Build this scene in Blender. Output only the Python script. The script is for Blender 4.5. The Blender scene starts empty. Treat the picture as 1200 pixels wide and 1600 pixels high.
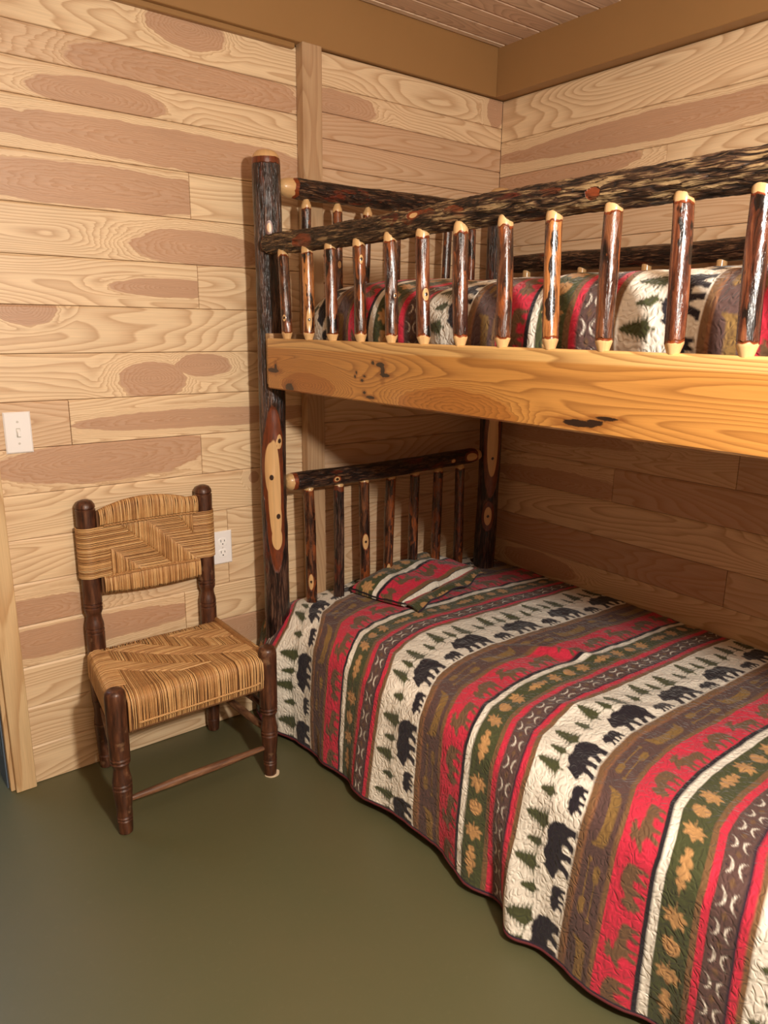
import bpy, math, random
import numpy as np
from mathutils import Vector, Matrix
R = random.Random(7)
col = bpy.context.scene.collection
PI = math.pi

# ---------------------------------------------------------------- noise / colour helpers
def _hash(i, j, k):
    n = (i * 374761393 + j * 668265263 + k * 2147483647 + 1013904223) & 0xFFFFFFFF
    n = ((n ^ (n >> 13)) * 1274126177) & 0xFFFFFFFF
    n = (n ^ (n >> 16)) & 0xFFFFFFFF
    return n / 4294967295.0
def vnoise(x, y, z=0.0):
    x, y, z = np.broadcast_arrays(np.asarray(x, float), np.asarray(y, float), np.asarray(z, float))
    xi, yi, zi = np.floor(x).astype(np.int64), np.floor(y).astype(np.int64), np.floor(z).astype(np.int64)
    f = [x - xi, y - yi, z - zi]
    f = [t * t * (3 - 2 * t) for t in f]
    r = 0
    for a in (0, 1):
        for b in (0, 1):
            for c in (0, 1):
                w = (f[0] if a else 1 - f[0]) * (f[1] if b else 1 - f[1]) * (f[2] if c else 1 - f[2])
                r = r + w * _hash(xi + a, yi + b, zi + c)
    return r
def fbm(x, y, z=0.0, o=3):
    r = 0; a = .5; t = 0
    for i in range(o):
        r = r + a * vnoise(x * 2 ** i + 17.3 * i, y * 2 ** i, z * 2 ** i); t += a; a *= .5
    return r / t
def lin(c):
    return tuple((v / 255 / 12.92) if v / 255 <= .04045 else ((v / 255 + .055) / 1.055) ** 2.4 for v in c[:3])
def lin4(c): return lin(c) + (1.0,)
def sstep(a, b, x):
    t = np.clip((x - a) / (b - a), 0, 1); return t * t * (3 - 2 * t)

# ---------------------------------------------------------------- objects
def tag(o, label=None, cat=None, group=None, kind=None):
    if label: o['label'] = label
    if cat: o['category'] = cat
    if group: o['group'] = group
    if kind: o['kind'] = kind
    return o
def empty(name, loc, label=None, cat=None, group=None):
    o = bpy.data.objects.new(name, None); col.objects.link(o); o.location = loc
    o.empty_display_size = .05
    return tag(o, label, cat, group)
class MB:
    """collects vertices, faces and per vertex attributes for ONE mesh object"""
    def __init__(s): s.v = []; s.f = []; s.a = {}; s.n = 0
    def add(s, v, f, **at):
        v = np.asarray(v, float).reshape(-1, 3); m = len(v)
        s.v.append(v); s.f.extend([tuple(i + s.n for i in q) for q in f])
        for k in set(list(at) + list(s.a)):
            d = at.get(k)
            if k not in s.a:
                w = np.asarray(d, float).reshape(-1, np.asarray(d).shape[-1] if np.ndim(d) > 1 else 1).shape[1] if np.ndim(d) > 1 else (len(d) if np.ndim(d) == 1 and len(d) in (3, 4) and len(d) != m else 1)
                s.a[k] = [np.zeros((s.n, w))] if s.n else []
                s.a.setdefault('__w_' + k, w) if False else None
                setattr(s, 'w_' + k, w)
            w = getattr(s, 'w_' + k)
            if d is None: arr = np.zeros((m, w))
            else:
                d = np.asarray(d, float)
                if d.ndim == 0: arr = np.full((m, w), float(d))
                elif d.ndim == 1 and w > 1: arr = np.tile(d, (m, 1))
                else: arr = d.reshape(m, w)
            s.a[k].append(arr)
        s.n += m
    def box(s, x0, x1, y0, y1, z0, z1, b=0.0, **at):
        """box with chamfered edges"""
        if b <= 0:
            v = [(x, y, z) for x in (x0, x1) for y in (y0, y1) for z in (z0, z1)]
            f = [(0, 1, 3, 2), (4, 6, 7, 5), (0, 4, 5, 1), (2, 3, 7, 6), (0, 2, 6, 4), (1, 5, 7, 3)]
            s.add(v, f, **at); return
        v = []; idx = {}
        X = (x0, x1); Y = (y0, y1); Z = (z0, z1)
        for i in (0, 1):
            for j in (0, 1):
                for k in (0, 1):
                    sx, sy, sz = (1 if i == 0 else -1), (1 if j == 0 else -1), (1 if k == 0 else -1)
                    for ax in range(3):
                        p = [X[i] + sx * b, Y[j] + sy * b, Z[k] + sz * b]
                        p[ax] = (X, Y, Z)[ax][(i, j, k)[ax]]
                        idx[(i, j, k, ax)] = len(v); v.append(p)
        f = []
        for ax in range(3):
            o = [a for a in range(3) if a != ax]
            for sd in (0, 1):
                q = []
                for (p, r) in ((0, 0), (1, 0), (1, 1), (0, 1)):
                    key = [0, 0, 0]; key[ax] = sd; key[o[0]] = p; key[o[1]] = r
                    q.append(idx[(key[0], key[1], key[2], ax)])
                f.append(tuple(q))
        for ax in range(3):
            o = [a for a in range(3) if a != ax]
            for p in (0, 1):
                for r in (0, 1):
                    k0 = [0, 0, 0]; k0[o[0]] = p; k0[o[1]] = r; k1 = list(k0); k1[ax] = 1
                    f.append((idx[(*k0, o[0])], idx[(*k1, o[0])], idx[(*k1, o[1])], idx[(*k0, o[1])]))
        for i in (0, 1):
            for j in (0, 1):
                for k in (0, 1): f.append((idx[(i, j, k, 0)], idx[(i, j, k, 1)], idx[(i, j, k, 2)]))
        s.add(v, f, **at)
    def grid(s, P, flip=False, close_u=False, **at):
        """P: (n,m,3) array of points"""
        n, m = P.shape[:2]
        ii, jj = np.meshgrid(np.arange(n - 1), np.arange(m if close_u else m - 1), indexing='ij')
        a = ii * m + jj; b = ii * m + (jj + 1) % m; c = (ii + 1) * m + (jj + 1) % m; d = (ii + 1) * m + jj
        q = np.stack([a, b, c, d] if not flip else [a, d, c, b], -1).reshape(-1, 4)
        s.add(P.reshape(-1, 3), q.tolist(), **at)
    def build(s, name, mat, parent=None, smooth=False, fixn=True, angle=None):
        me = bpy.data.meshes.new(name)
        V = np.concatenate(s.v) if s.v else np.zeros((0, 3))
        if parent is not None: V = V - np.array(wloc(parent))
        n = len(s.f)
        ls = np.array([len(q) for q in s.f], dtype=np.int32)
        st = np.concatenate([[0], np.cumsum(ls)[:-1]]).astype(np.int32)
        li = np.fromiter((i for q in s.f for i in q), dtype=np.int32, count=int(ls.sum()))
        me.vertices.add(len(V)); me.vertices.foreach_set('co', V.astype(np.float32).ravel())
        me.loops.add(len(li)); me.loops.foreach_set('vertex_index', li)
        me.polygons.add(n); me.polygons.foreach_set('loop_start', st)
        me.polygons.foreach_set('use_smooth', np.full(n, smooth, dtype=bool))
        me.update(calc_edges=True); me.validate()
        for k in s.a:
            w = getattr(s, 'w_' + k); D = np.concatenate(s.a[k])
            t = {1: 'FLOAT', 3: 'FLOAT_VECTOR', 4: 'FLOAT_COLOR'}[w]
            at = me.attributes.new(k, t, 'POINT')
            at.data.foreach_set({1: 'value', 3: 'vector', 4: 'color'}[w], D.astype(np.float32).ravel())
        if fixn:
            import bmesh
            bm = bmesh.new(); bm.from_mesh(me); bmesh.ops.recalc_face_normals(bm, faces=bm.faces)
            if angle:
                for e in bm.edges:
                    if len(e.link_faces) == 2 and e.calc_face_angle(0) > angle: e.smooth = False
            bm.to_mesh(me); bm.free()
        me.materials.append(mat)
        o = bpy.data.objects.new(name, me); col.objects.link(o)
        if parent is not None: o.parent = parent
        return o
def wloc(o):
    p = Vector((0, 0, 0))
    while o is not None: p += o.location; o = o.parent
    return p

# ---------------------------------------------------------------- node helpers
class NT:
    def __init__(s, name):
        s.m = bpy.data.materials.new(name); s.m.use_nodes = True
        s.t = s.m.node_tree; s.t.nodes.clear()
        s.out = s.t.nodes.new('ShaderNodeOutputMaterial')
        s.b = s.t.nodes.new('ShaderNodeBsdfPrincipled')
        s.t.links.new(s.b.outputs[0], s.out.inputs[0])
    def put(s, sock, v):
        if v is None: return
        if isinstance(v, bpy.types.NodeSocket): s.t.links.new(v, sock)
        else:
            try: sock.default_value = v
            except Exception: sock.default_value = (v, v, v)
    def math(s, op, a, b=None, c=None, clamp=False):
        n = s.t.nodes.new('ShaderNodeMath'); n.operation = op; n.use_clamp = clamp
        for i, v in enumerate((a, b, c)): s.put(n.inputs[i], v)
        return n.outputs[0]
    def vmath(s, op, a, b=None, out=0):
        n = s.t.nodes.new('ShaderNodeVectorMath'); n.operation = op
        s.put(n.inputs[0], a)
        if b is not None: s.put(n.inputs[1], b)
        return n.outputs['Value'] if op in ('LENGTH', 'DOT_PRODUCT', 'DISTANCE') else n.outputs[0]
    def attr(s, name, out='Vector'):
        n = s.t.nodes.new('ShaderNodeAttribute'); n.attribute_name = name; return n.outputs[out]
    def noise(s, vec, scale=1, detail=2, rough=.5, dist=0, out=0):
        n = s.t.nodes.new('ShaderNodeTexNoise'); s.put(n.inputs['Vector'], vec)
        n.inputs['Scale'].default_value = scale; n.inputs['Detail'].default_value = detail
        n.inputs['Roughness'].default_value = rough; n.inputs['Distortion'].default_value = dist
        return n.outputs[out]
    def ramp(s, f, pts, interp='LINEAR'):
        n = s.t.nodes.new('ShaderNodeValToRGB'); s.put(n.inputs[0], f); e = n.color_ramp.elements
        n.color_ramp.interpolation = interp
        e[0].position, e[0].color = pts[0][0], pts[0][1]
        e[1].position, e[1].color = pts[-1][0], pts[-1][1]
        for p, c in pts[1:-1]:
            q = e.new(p); q.color = c
        return n.outputs[0]
    def mix(s, f, a, b, mode='MIX'):
        n = s.t.nodes.new('ShaderNodeMix'); n.data_type = 'RGBA'; n.blend_type = mode
        s.put(n.inputs[0], f); s.put(n.inputs[6], a); s.put(n.inputs[7], b); return n.outputs[2]
    def step(s, x, a, b):
        n = s.t.nodes.new('ShaderNodeMapRange'); n.interpolation_type = 'SMOOTHSTEP'
        s.put(n.inputs[0], x); n.inputs[1].default_value = a; n.inputs[2].default_value = b
        return n.outputs[0]
    def sep(s, v):
        n = s.t.nodes.new('ShaderNodeSeparateXYZ'); s.put(n.inputs[0], v); return n.outputs
    def comb(s, x=0, y=0, z=0):
        n = s.t.nodes.new('ShaderNodeCombineXYZ')
        for i, v in enumerate((x, y, z)): s.put(n.inputs[i], v)
        return n.outputs[0]
    def bump(s, h, dist, strength=1.0, normal=None):
        n = s.t.nodes.new('ShaderNodeBump'); s.put(n.inputs['Height'], h)
        n.inputs['Distance'].default_value = dist; n.inputs['Strength'].default_value = strength
        if normal is not None: s.put(n.inputs['Normal'], normal)
        return n.outputs[0]
    def fin(s, colr=None, rough=None, normal=None, coat=None, spec=None, crough=.1):
        if colr is not None: s.put(s.b.inputs['Base Color'], colr)
        if rough is not None: s.put(s.b.inputs['Roughness'], rough)
        if normal is not None: s.put(s.b.inputs['Normal'], normal)
        if coat is not None: s.put(s.b.inputs['Coat Weight'], coat); s.b.inputs['Coat Roughness'].default_value = crough
        if spec is not None: s.b.inputs['Specular IOR Level'].default_value = spec
        return s.m
def plain(name, c, rough=.5, **k):
    t = NT(name); return t.fin(lin4(c), rough, **k)

# ---------------------------------------------------------------- materials
def wood_mat(name, light, heart, ring=.20, rough=.5, freq=30.0, line=None, coat=None, knots=False, sap=None, sx=1.05, sy=6.5):
    t = NT(name)
    uvw = t.attr('uvw'); x, y, z = t.sep(uvw)[:3]
    sd = t.math('MULTIPLY', z, 13.7)
    base = t.comb(t.math('MULTIPLY', x, sx), t.math('MULTIPLY', y, sy), sd)
    n1 = t.noise(base, 1, 1.5, .4)
    w1 = t.noise(t.comb(t.math('MULTIPLY', x, 5), t.math('MULTIPLY', y, 22), sd), 1, 3, .55)
    F = t.math('ADD', t.math('MULTIPLY', n1, freq), t.math('MULTIPLY', w1, .55))
    ds = []
    for k in ('h1', 'h2'):
        n = t.t.nodes.new('ShaderNodeAttribute'); n.attribute_name = k
        hc = t.sep(n.outputs['Vector']); hb = n.outputs['Alpha']
        dx = t.math('DIVIDE', t.math('SUBTRACT', x, hc[0]), hc[2])
        dy = t.math('DIVIDE', t.math('SUBTRACT', y, hc[1]), hb)
        d = t.math('SQRT', t.math('ADD', t.math('MULTIPLY', dx, dx), t.math('MULTIPLY', dy, dy)))
        ds.append(d)
    d0 = t.math('MINIMUM', ds[0], ds[1])
    wob = t.noise(t.comb(t.math('MULTIPLY', x, 10), t.math('MULTIPLY', y, 32), sd), 1, 3, .6)
    d = t.math('ADD', d0, t.math('ADD', t.math('MULTIPLY', t.math('SUBTRACT', wob, .5), .45), t.math('MULTIPLY', t.math('SUBTRACT', n1, .5), 1.3)))
    near = t.step(d0, 1.9, .9)
    F2 = t.math('ADD', t.math('MULTIPLY', d, 10.0), t.math('MULTIPLY', n1, 5.0))
    mixn = t.t.nodes.new('ShaderNodeMix'); t.put(mixn.inputs[0], near); t.put(mixn.inputs[2], F); t.put(mixn.inputs[3], F2)
    FF = mixn.outputs[0]
    fr = t.math('FRACT', FF)
    rg = t.math('MULTIPLY', t.math('POWER', fr, 2.2), t.step(fr, 1.0, .86))
    fine = t.noise(t.comb(t.math('MULTIPLY', x, 9), t.math('MULTIPLY', y, 420), sd), 1, 2, .6)
    mott = t.noise(t.comb(t.math('MULTIPLY', x, 2.2), t.math('MULTIPLY', y, 4), sd), 1, 2, .5)
    hm = t.step(d, 1.03, .95)
    tone = t.attr('tone', 'Fac')
    hm2 = t.math('MAXIMUM', hm, t.math('ADD', tone, t.math('MULTIPLY', t.math('SUBTRACT', mott, .5), .5)), clamp=True)
    c = t.mix(hm2, lin4(light), lin4(heart))
    if sap is not None:
        c = t.mix(t.math('MULTIPLY', t.step(t.math('ADD', y, t.math('MULTIPLY', t.math('SUBTRACT', n1, .5), .02)), sap[0], sap[0] + .006), .85), c, lin4(sap[1]))
    c = t.mix(t.math('MULTIPLY', rg, ring * 2.6), c, lin4(line or (150, 95, 55)))
    k = t.math('ADD', .93, t.math('MULTIPLY', t.math('SUBTRACT', fine, .5), .34))
    k = t.math('ADD', k, t.math('MULTIPLY', t.math('SUBTRACT', mott, .5), .22))
    kk = t.comb(k, k, k)
    c = t.mix(1.0, c, kk, 'MULTIPLY')
    if knots:
        pd = t.attr('pd', 'Fac')
        pn = t.math('ADD', pd, t.math('MULTIPLY', t.math('SUBTRACT', t.noise(t.comb(t.math('MULTIPLY', x, 60), t.math('MULTIPLY', y, 130), sd), 1, 3, .6), .5), 1.1))
        c = t.mix(t.math('MULTIPLY', t.step(pn, 1.6, .3), .55), c, lin4((120, 62, 22)))
        c = t.mix(t.step(pn, .25, -.05), c, lin4((38, 20, 12)))
    bp = t.bump(t.math('ADD', fine, t.math('MULTIPLY', rg, .6)), .0004, .5)
    return t.fin(c, rough, bp, coat=coat)

def bark_mat(name, crev, mid, high, rust=(120, 52, 25), ringc=(136, 62, 28), rustamt=.56, rough=.42, sx=70, sz=10, bd=.004, coat=.25, cream=(226, 182, 126), rw=.45, ns=(22, 22, 7), ridged=0):
    t = NT(name)
    lc = t.attr('lc'); q = t.sep(lc)
    v = t.comb(t.math('MULTIPLY', q[0], sx), t.math('MULTIPLY', q[1], sx), t.math('MULTIPLY', q[2], sz))
    n1 = t.noise(v, 1, 5, .62, .6)
    if ridged:
        a1 = t.math('ABSOLUTE', t.math('SUBTRACT', t.noise(v, .62, 3, .55, .15), .5))
        a2 = t.math('ABSOLUTE', t.math('SUBTRACT', t.noise(v, 1.3, 3, .55, .15), .5))
        e = t.math('MINIMUM', t.math('MULTIPLY', a1, ridged), t.math('ADD', t.math('MULTIPLY', a2, ridged), .22), clamp=True)
        n1 = t.math('ADD', t.math('MULTIPLY', t.math('POWER', e, .7), .42), t.math('ADD', .10, t.math('MULTIPLY', n1, .34)))
    n2 = t.noise(t.vmath('MULTIPLY', lc, ns), 1, 3, .55)
    n3 = t.noise(t.vmath('MULTIPLY', lc, (160, 160, 28)), 1, 3, .6)
    c = t.ramp(n1, [(.36, lin4(crev)), (.49, lin4(mid)), (.64, lin4(high))])
    c = t.mix(t.step(n2, rustamt, rustamt + .05), c, t.mix(t.step(n3, .3, .7), lin4(rust), lin4(tuple(v * .55 for v in rust))))
    pd = t.attr('pd', 'Fac')
    pn = t.math('ADD', pd, t.math('MULTIPLY', t.math('SUBTRACT', n2, .5), .5))
    c = t.mix(t.step(pn, rw, rw - .07), c, t.mix(t.step(n3, .3, .75), lin4(ringc), lin4(tuple(v * .7 for v in ringc))))
    pn2 = t.math('ADD', pd, t.math('MULTIPLY', t.math('SUBTRACT', n2, .5), .12))
    cm = t.step(pn2, .0, -.05)
    grain = t.noise(t.vmath('MULTIPLY', lc, (240, 240, 10)), 1, 2, .5)
    c = t.mix(cm, c, t.mix(grain, lin4(cream), lin4(tuple(v * .82 for v in cream))))
    kd = t.attr('kd', 'Fac')
    c = t.mix(t.step(kd, .3, .0), c, lin4((50, 28, 16)))
    h = t.math('MULTIPLY', t.math('ADD', n1, t.math('MULTIPLY', n3, .25)), t.math('SUBTRACT', 1.0, t.step(pn, rw, rw - .1)))
    bp = t.bump(h, bd, .9)
    r = t.math('ADD', rough, t.math('MULTIPLY', t.math('SUBTRACT', n3, .5), .25))
    return t.fin(c, r, bp, coat=coat, crough=.15)

M = {}
M['board'] = wood_mat('ash_boards', (238, 210, 170), (198, 160, 130), ring=.29, rough=.48, line=(176, 128, 84))
M['ceilboard'] = wood_mat('ceiling_boards', (238, 212, 182), (206, 170, 144), ring=.20, rough=.55, line=(140, 100, 70))
M['trimwood'] = wood_mat('batten_wood', (204, 172, 132), (180, 144, 110), ring=.22, rough=.5, line=(150, 104, 66))
M['casing'] = wood_mat('casing_wood', (226, 196, 150), (210, 168, 120), ring=.26, rough=.5, freq=16, line=(176, 122, 68))
M['beam'] = wood_mat('polished_hickory', (208, 150, 78), (184, 120, 56), ring=.34, rough=.30, freq=34, line=(136, 84, 38), sx=.8, sy=7.5, coat=.35, knots=True, sap=(1.312, (234, 190, 122)))
M['post'] = bark_mat('dark_glossy_bark', (16, 9, 8), (58, 34, 28), (104, 76, 60), rust=(104, 44, 26), rustamt=.60, sx=105, sz=10, rough=.36, bd=.007, ridged=7, rw=.62, ringc=(118, 56, 30))
M['bark_rail'] = bark_mat('rough_hickory_bark', (22, 13, 10), (78, 54, 38), (152, 126, 90), rust=(112, 48, 30), rustamt=.62, sx=100, sz=12, bd=.012, rough=.5, coat=.1, rw=.5, ridged=8)
M['bark_head'] = bark_mat('deep_brown_bark', (14, 8, 7), (50, 28, 20), (104, 76, 54), rust=(112, 44, 22), rustamt=.60, sx=105, sz=15, bd=.010, rough=.40, ridged=7)
M['spindle'] = bark_mat('peeled_spindle_bark', (18, 10, 8), (60, 32, 22), (118, 72, 46), rust=(146, 78, 40), rustamt=.53, ns=(40, 40, 14), sx=70, sz=10, bd=.0035, rough=.27, coat=.4, rw=.14)
M['spindle_light'] = bark_mat('honey_spindle_bark', (60, 32, 18), (150, 92, 48), (198, 134, 76), rust=(36, 20, 14), rustamt=.55, ns=(36, 36, 12), sx=60, sz=8, bd=.0025, rough=.27, coat=.4, rw=.14)
M['spindle_red'] = bark_mat('red_spindle_bark', (30, 14, 9), (88, 44, 27), (140, 84, 54), rust=(26, 16, 13), rustamt=.55, ns=(36, 36, 12), sx=60, sz=9, bd=.0032, rough=.27, coat=.4, rw=.14)

def floor_mat():
    t = NT('green_painted_floor')
    g = t.t.nodes.new('ShaderNodeTexCoord').outputs['Object']
    n = t.noise(g, 1.6, 4, .6); n2 = t.noise(g, 60, 3, .6); n3 = t.noise(g, 7, 3, .6)
    c = t.mix(n, lin4((84, 88, 60)), lin4((100, 93, 66)))
    c = t.mix(t.math('MULTIPLY', t.step(n2, .55, .8), .12), c, lin4((120, 112, 84)))
    r = t.math('ADD', .36, t.math('MULTIPLY', n3, .14))
    return t.fin(c, r, t.bump(n3, .002, .3), spec=.45)
M['floor'] = floor_mat()
def paint_mat():
    t = NT('tan_brown_paint')
    g = t.t.nodes.new('ShaderNodeTexCoord').outputs['Object']
    n = t.noise(g, 3, 4, .6)
    return t.fin(t.mix(n, lin4((150, 112, 68)), lin4((160, 121, 76))), .42, t.bump(t.noise(g, 40, 3, .6), .001, .4))
M['paint'] = paint_mat()
M['gap'] = plain('dark_gap', (40, 28, 20), .8)
M['plastic'] = plain('white_plastic', (242, 240, 240), .32)
M['plastic2'] = plain('bright_white_plastic', (248, 246, 245), .28)
M['slot'] = plain('dark_slot', (20, 18, 16), .6)
M['screw'] = plain('white_screw', (205, 202, 196), .35)
M['sheet'] = plain('white_mattress_ticking', (215, 208, 195), .8)
M['slate'] = plain('slate_blue_door_paint', (96, 112, 130), .45)
M['felt'] = plain('cream_felt', (225, 205, 175), .9)
M['dark_edging'] = plain('dark_maroon_binding', (92, 30, 34), .8)

def chairwood():
    t = NT('old_stained_chair_wood')
    g = t.t.nodes.new('ShaderNodeTexCoord').outputs['Object']
    q = t.sep(g)
    n = t.noise(t.comb(t.math('MULTIPLY', q[0], 90), t.math('MULTIPLY', q[1], 90), t.math('MULTIPLY', q[2], 14)), 1, 4, .6)
    n2 = t.noise(g, 22, 3, .6)
    c = t.ramp(n, [(.3, lin4((42, 22, 14))), (.55, lin4((84, 48, 30))), (.75, lin4((116, 74, 48)))])
    c = t.mix(t.math('MULTIPLY', t.step(n2, .62, .72), .45), c, lin4((150, 116, 86)))
    return t.fin(c, .42, t.bump(n, .0012, .7), coat=.15)
M['chairwood'] = chairwood()
def stretchwood():
    t = NT('worn_stretcher_wood')
    g = t.t.nodes.new('ShaderNodeTexCoord').outputs['Object']; q = t.sep(g)
    n = t.noise(t.comb(t.math('MULTIPLY', q[0], 14), t.math('MULTIPLY', q[1], 30), t.math('MULTIPLY', q[2], 160)), 1, 4, .6)
    c = t.ramp(n, [(.3, lin4((70, 40, 26))), (.55, lin4((122, 84, 58))), (.75, lin4((160, 118, 84)))])
    return t.fin(c, .5, t.bump(n, .001, .6))
M['stretch'] = stretchwood()
def straw():
    t = NT('woven_rush_straw')
    sv = t.attr('sv', 'Fac')
    g = t.t.nodes.new('ShaderNodeTexCoord').outputs['Object']
    n = t.noise(g, 45, 3, .6); n2 = t.noise(g, 9, 2, .5)
    f = t.math('ADD', t.math('MULTIPLY', sv, .62), t.math('ADD', t.math('MULTIPLY', n, .3), t.math('MULTIPLY', n2, .25)))
    c = t.ramp(f, [(.15, lin4((132, 90, 50))), (.5, lin4((186, 138, 86))), (.8, lin4((214, 172, 116))), (1, lin4((230, 196, 144)))])
    return t.fin(c, .5, t.bump(n, .0006, .5))
M['straw'] = straw()
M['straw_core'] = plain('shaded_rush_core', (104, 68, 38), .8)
def quilt_mat():
    t = NT('printed_quilted_cotton')
    n = t.t.nodes.new('ShaderNodeAttribute'); n.attribute_name = 'col'
    st = t.attr('st')
    wv = t.noise(t.vmath('MULTIPLY', st, (44, 44, 0)), 1, .6, .4)
    a = t.math('ABSOLUTE', t.math('SUBTRACT', wv, .5))
    groove = t.step(a, 0, .11)
    wv2 = t.noise(t.vmath('ADD', t.vmath('MULTIPLY', st, (40, 52, 0)), (7.3, 2.1, 0)), 1, .6, .4)
    g2 = t.step(t.math('ABSOLUTE', t.math('SUBTRACT', wv2, .5)), 0, .11)
    puck = t.noise(t.vmath('MULTIPLY', st, (95, 95, 0)), 1, 3, .6)
    h = t.math('ADD', t.math('MULTIPLY', t.math('MINIMUM', groove, g2), 1.0), t.math('MULTIPLY', puck, .55))
    weave = t.noise(t.vmath('MULTIPLY', st, (900, 900, 0)), 1, 1, .5)
    k = t.math('ADD', .92, t.math('MULTIPLY', weave, .16))
    c = t.mix(1.0, n.outputs['Color'], t.comb(k, k, k), 'MULTIPLY')
    m = t.fin(c, .82, t.bump(h, .0022, .7), spec=.25)
    t.b.inputs['Sheen Weight'].default_value = .15
    return m
M['quilt'] = quilt_mat()

# ---------------------------------------------------------------- boards
NOH = (50.0, 50.0, 1.0, 1.0)
class Boards:
    def __init__(s, fn): s.m = MB(); s.fn = fn
    def put(s, u0, u1, v0, v1, tone=0.0, h1=None, h2=None, gap=.0012, depth=.016, bev=.003, top=.003):
        seed = R.random() * 40
        fn = s.fn
        b = bev; u0 += .0005; u1 -= .0005; v0 += gap / 2; v1 -= gap / 2
        ring = lambda du, dv, d: [(u0 + du, v0 + dv, d), (u1 - du, v0 + dv, d), (u1 - du, v1 - dv, d), (u0 + du, v1 - dv, d)]
        L = ring(0, 0, -depth) + ring(0, 0, -b) + [(u0 + .0008, v0 + b * .5, 0), (u1 - .0008, v0 + b * .5, 0), (u1 - .0008, v1 - b - top, 0), (u0 + .0008, v1 - b - top, 0)]
        P = [fn(*p) for p in L]
        F = [(0, 1, 2, 3)] + [(i, (i + 1) % 4, 4 + (i + 1) % 4, 4 + i) for i in range(4)] + [(4 + i, 4 + (i + 1) % 4, 8 + (i + 1) % 4, 8 + i) for i in range(4)] + [(8, 9, 10, 11)]
        uvw = [(p[0], p[1] - p[2] * .3, seed) for p in L]
        s.m.add(P, F, uvw=uvw, tone=tone, h1=np.array(h1 or NOH), h2=np.array(h2 or NOH))

# ================================================================ THE ROOM
S = 'structure'
# floor (continues through the doorway into the next room)
m = MB(); m.box(-5.4, .1, -6.2, 1.6, -.06, 0)
tag(m.build('floor', M['floor']), kind=S)

# back wall: boards face -y. left section at y=0, section right of the batten at y=-.02
H = dict(a=(-1.292, 2.20, .117, .05), b=(-1.229, 2.068, .413, .060), c=(-1.568, 1.973, .17, .041), d=(-1.40, 1.876, .66, .052),
         e=(-1.60, 1.735, .42, .052), f=(-1.293, 1.609, .251, .056), g=(-1.382, 1.483, .161, .023), h=(-1.80, 1.422, .078, .045),
         i=(-1.459, 1.219, .12, .06), i2=(-1.30, 1.254, .11, .04), j=(-1.30, 1.088, .47, .032), k=(-1.66, .985, .36, .058),
         l=(-1.129, .874, .03, .03), n=(-1.86, .55, .26, .048), n2=(-1.346, .605, .136, .02), o=(-1.74, .455, .46, .05), p=(-1.191, .336, .16, .06))
XD, XT, XC = -1.95, -.93, -.02
bk = Boards(lambda u, v, d: (u, -d, v))
rows = [(2.226, 2.1131, [(XD, XT, .0, 'a', None)]), (2.1131, 2.0317, [(XD, XT, .45, 'b', None)]), (2.0317, 1.944, [(XD, XT, .12, 'c', None)]),
        (1.944, 1.814, [(XD, XT, .0, 'd', None)]), (1.814, 1.684, [(XD, -1.313, .1, 'e', None), (-1.313, XT, .0, None, None)]),
        (1.684, 1.554, [(XD, XT, .0, 'f', None)]), (1.554, 1.424, [(XD, -1.30, .0, 'g', None), (-1.30, XT, .12, None, None)]),
        (1.424, 1.294, [(XD, XT, .0, 'h', None)]), (1.294, 1.164, [(XD, XT, .0, 'i', 'i2')]),
        (1.164, 1.034, [(XD, -1.712, .45, None, None), (-1.712, XT, .0, 'j', None)]), (1.034, .904, [(XD, -1.316, .1, 'k', None), (-1.316, XT, .0, None, None)]),
        (.904, .774, [(XD, XT, .05, 'l', None)]), (.774, .644, [(XD, -1.235, .0, None, None), (-1.235, XT, .1, None, None)]),
        (.644, .514, [(XD, -1.237, .12, 'n', 'n2'), (-1.237, XT, .1, None, None)]), (.514, .384, [(XD, -1.40, .1, 'o', None), (-1.40, XT, .0, None, None)]),
        (.384, .254, [(XD, -1.33, .05, None, None), (-1.33, XT, .35, 'p', None)]), (.254, .124, [(XD, XT, .05, None, None)]), (.124, .0, [(XD, XT, .0, None, None)])]
for zt, zb, segs in rows:
    for u0, u1, tone, a, b in segs: bk.put(u0, u1, zb, zt, tone, H.get(a), H.get(b))
# right of the batten
f0 = bk.fn; bk.fn = lambda u, v, d: (u, -.02 - d, v)
zs = [2.226, 2.129, 2.051, 1.973, 1.884, 1.79, 1.70, 1.61, 1.52, 1.43, 1.35, 1.27, 1.17, 1.042, .959, .87, .80, .718, .64, .561, .477, .39, .30, .21, .12, 0]
tones = [.05, .1, .75, .7, .65, .5, .5, .4, .6, .4, .5, .3, .4, .55, .6, .45, .35, .5, .6, .4, .05, .4, .3, .2, .3]
hh = {0: (-.06, 2.18, .05, .06), 1: (-.80, 2.075, .17, .05)}
for i in range(len(zs) - 1): bk.put(XT, XC, zs[i + 1], zs[i], tones[i], hh.get(i), depth=.03)
bk.fn = f0
# left of the doorway and above it (outside the photo)
for i in range(len(rows)):
    zt, zb, _ = rows[i]
    bk.put(-5.3, -2.85, zb, zt, .2)
    if zb > 2.03: bk.put(-2.85, XD, zb, zt, .2)
bk.put(-2.85, XD, 2.03, 2.113, .2) if False else None
for (x0, x1, z0, z1) in [(-1.972, .1, 0, 2.5), (-5.4, -2.85, 0, 2.5), (-2.85, -1.972, 2.05, 2.5)]:
    bk.m.box(x0, x1, .014, .125, z0, z1, uvw=(0., 0., 0.), tone=.5, h1=np.array(NOH), h2=np.array(NOH))
tag(bk.m.build('wall_back', M['board']), kind=S)

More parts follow.
